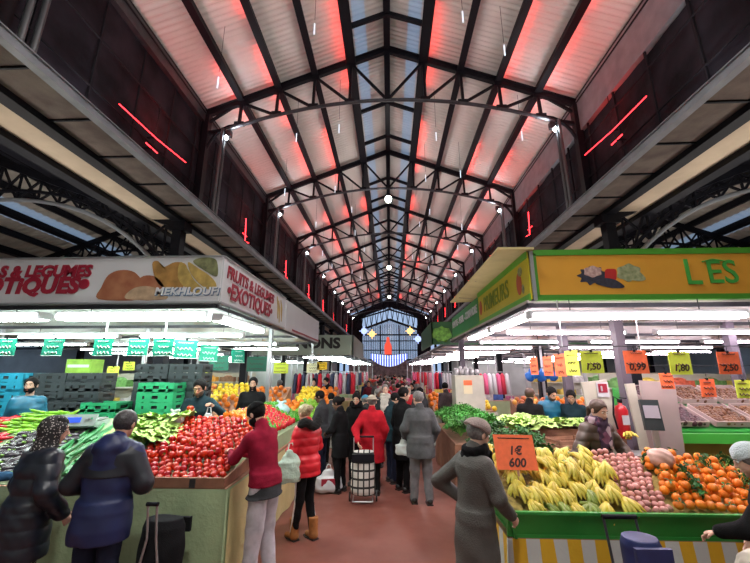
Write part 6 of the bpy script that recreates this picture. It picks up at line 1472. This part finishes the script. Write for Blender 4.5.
# ---- the pair of sellers, two far figures with own look
person('seller in grey jacket, one of the pair behind the yellow fruit', -2.60, 12.7, math.radians(185), 1.72, .15, .016, 'light', False, .05, (0, .3), top=dict(m=f_gj, hem=.8, thick=.036), trousers=(f_jean,), hair=('short', m_hb))
person('dark-haired seller in black, other of the pair behind the yellow fruit', -2.15, 12.8, math.radians(150), 1.74, .15, .016, 'tan', False, .05, (0, .3), top=dict(m=f_blk, hem=.8, thick=.036), trousers=(f_jean,), hair=('short', m_hb))
person('stooping customer in dark coat before the citrus table', -1.38, 8.9, math.radians(20), 1.60, 0, .016, 'tan', False, .1, (0, .3), top=dict(m=f_char, hem=.7, thick=.036), trousers=(f_blk,), hair=('short', m_hb))
person('man in black and grey striped sweater beyond the parsley', 1.62, 10.9, math.radians(20), 1.78, 0, .014, 'tan', False, .06, (0, .2), top=dict(m=mat('striped_knit', (.05, .03, .035), .8, noise=(9, .3)), hem=.85, thick=.036), trousers=(f_blk,), hair=('short', m_hb))
# ---- crowd: a few figures, each repeated; every copy is its own person
tops = [f_blk, f_char, f_nvy, f_red, f_rcoat, f_gj, fab('maroon_cloth', (.14, .02, .03)), fab('mauve_cloth', (.22, .14, .18)), f_teal, fab('pink_cloth', (.55, .10, .16)), f_cream, fab('dark_olive', (.05, .055, .03))]
hats = [None, ('beanie', f_blk), None, ('scarf', f_cream), None, ('beanie', fab('red_wool', (.4, .03, .03))), None, ('scarf', fab('mauve_scarf', (.3, .15, .2))), None, None, ('beret', f_blk), None]
names_ = ['black coat', 'charcoal coat and black woolly hat', 'navy jacket', 'red jacket and pale headscarf', 'crimson coat', 'grey jacket and red woolly hat', 'maroon jacket', 'mauve coat and mauve headscarf', 'teal jacket', 'pink jacket', 'cream coat and black beret', 'dark olive jacket']
protos = []
for i, m in enumerate(tops):
    p = person('person in %s in the distant crowd' % names_[i], 0, 0, 0, 1.7, 0, .024, ['tan', 'light', 'brown'][i % 3], i % 2 == 0, .04, (0, .1), top=dict(m=m, hem=.62, thick=.04), trousers=(f_blk if i % 2 else f_jean,), hair=('short', [m_hb, m_hbr, m_hgr][i % 3]), hat=hats[i], group='people in %s in the crowd' % names_[i])
    protos.append([p, False])
spots = []
for r_ in range(180):
    y = 10 + 30 * (r_ / 180) ** 1.25 + rr.uniform(-.4, .4)
    x = rr.uniform(-1.25, 1.05) if rr.random() < .55 else rr.choice([-1, 1]) * rr.uniform(2.2, 7.5)
    if abs(x) > 1.3 and (y < 14 or any(a - .45 < y < a + 2.05 for a in (15.5, 19.5, 24, 29, 35, 41))): continue
    if any(abs(x - q[0]) < .5 and abs(y - q[1]) < .42 for q in spots): continue
    if abs(x) > 4.7 and abs(x) < 6.6: continue
    if abs(x) > 6.4 and (11 < y < 13.2 or 17 < y < 19.2): continue
    if abs(x) > 4.9 and y > 31: continue
    spots.append((x, y))
for i, (x, y) in enumerate(spots):
    q = protos[i % 12 if i >= 12 else i]; s = rr.uniform(.92, 1.05) * 1.7 / 1.75; rz = rr.choice([0, PI, PI, rr.uniform(0, 6.28)]) + rr.uniform(-.4, .4)
    if not q[1]: q[1] = True; q[0].location = (x, y, 0); q[0].rotation_euler.z = rz; q[0].scale = (s,) * 3
    else: copy_tree(q[0], (x, y, 0), rz=rz, scale=s)
print('TOMATOES', nt, ntt, 'CROWD', len(spots), 'OBJ', len(bpy.data.objects))
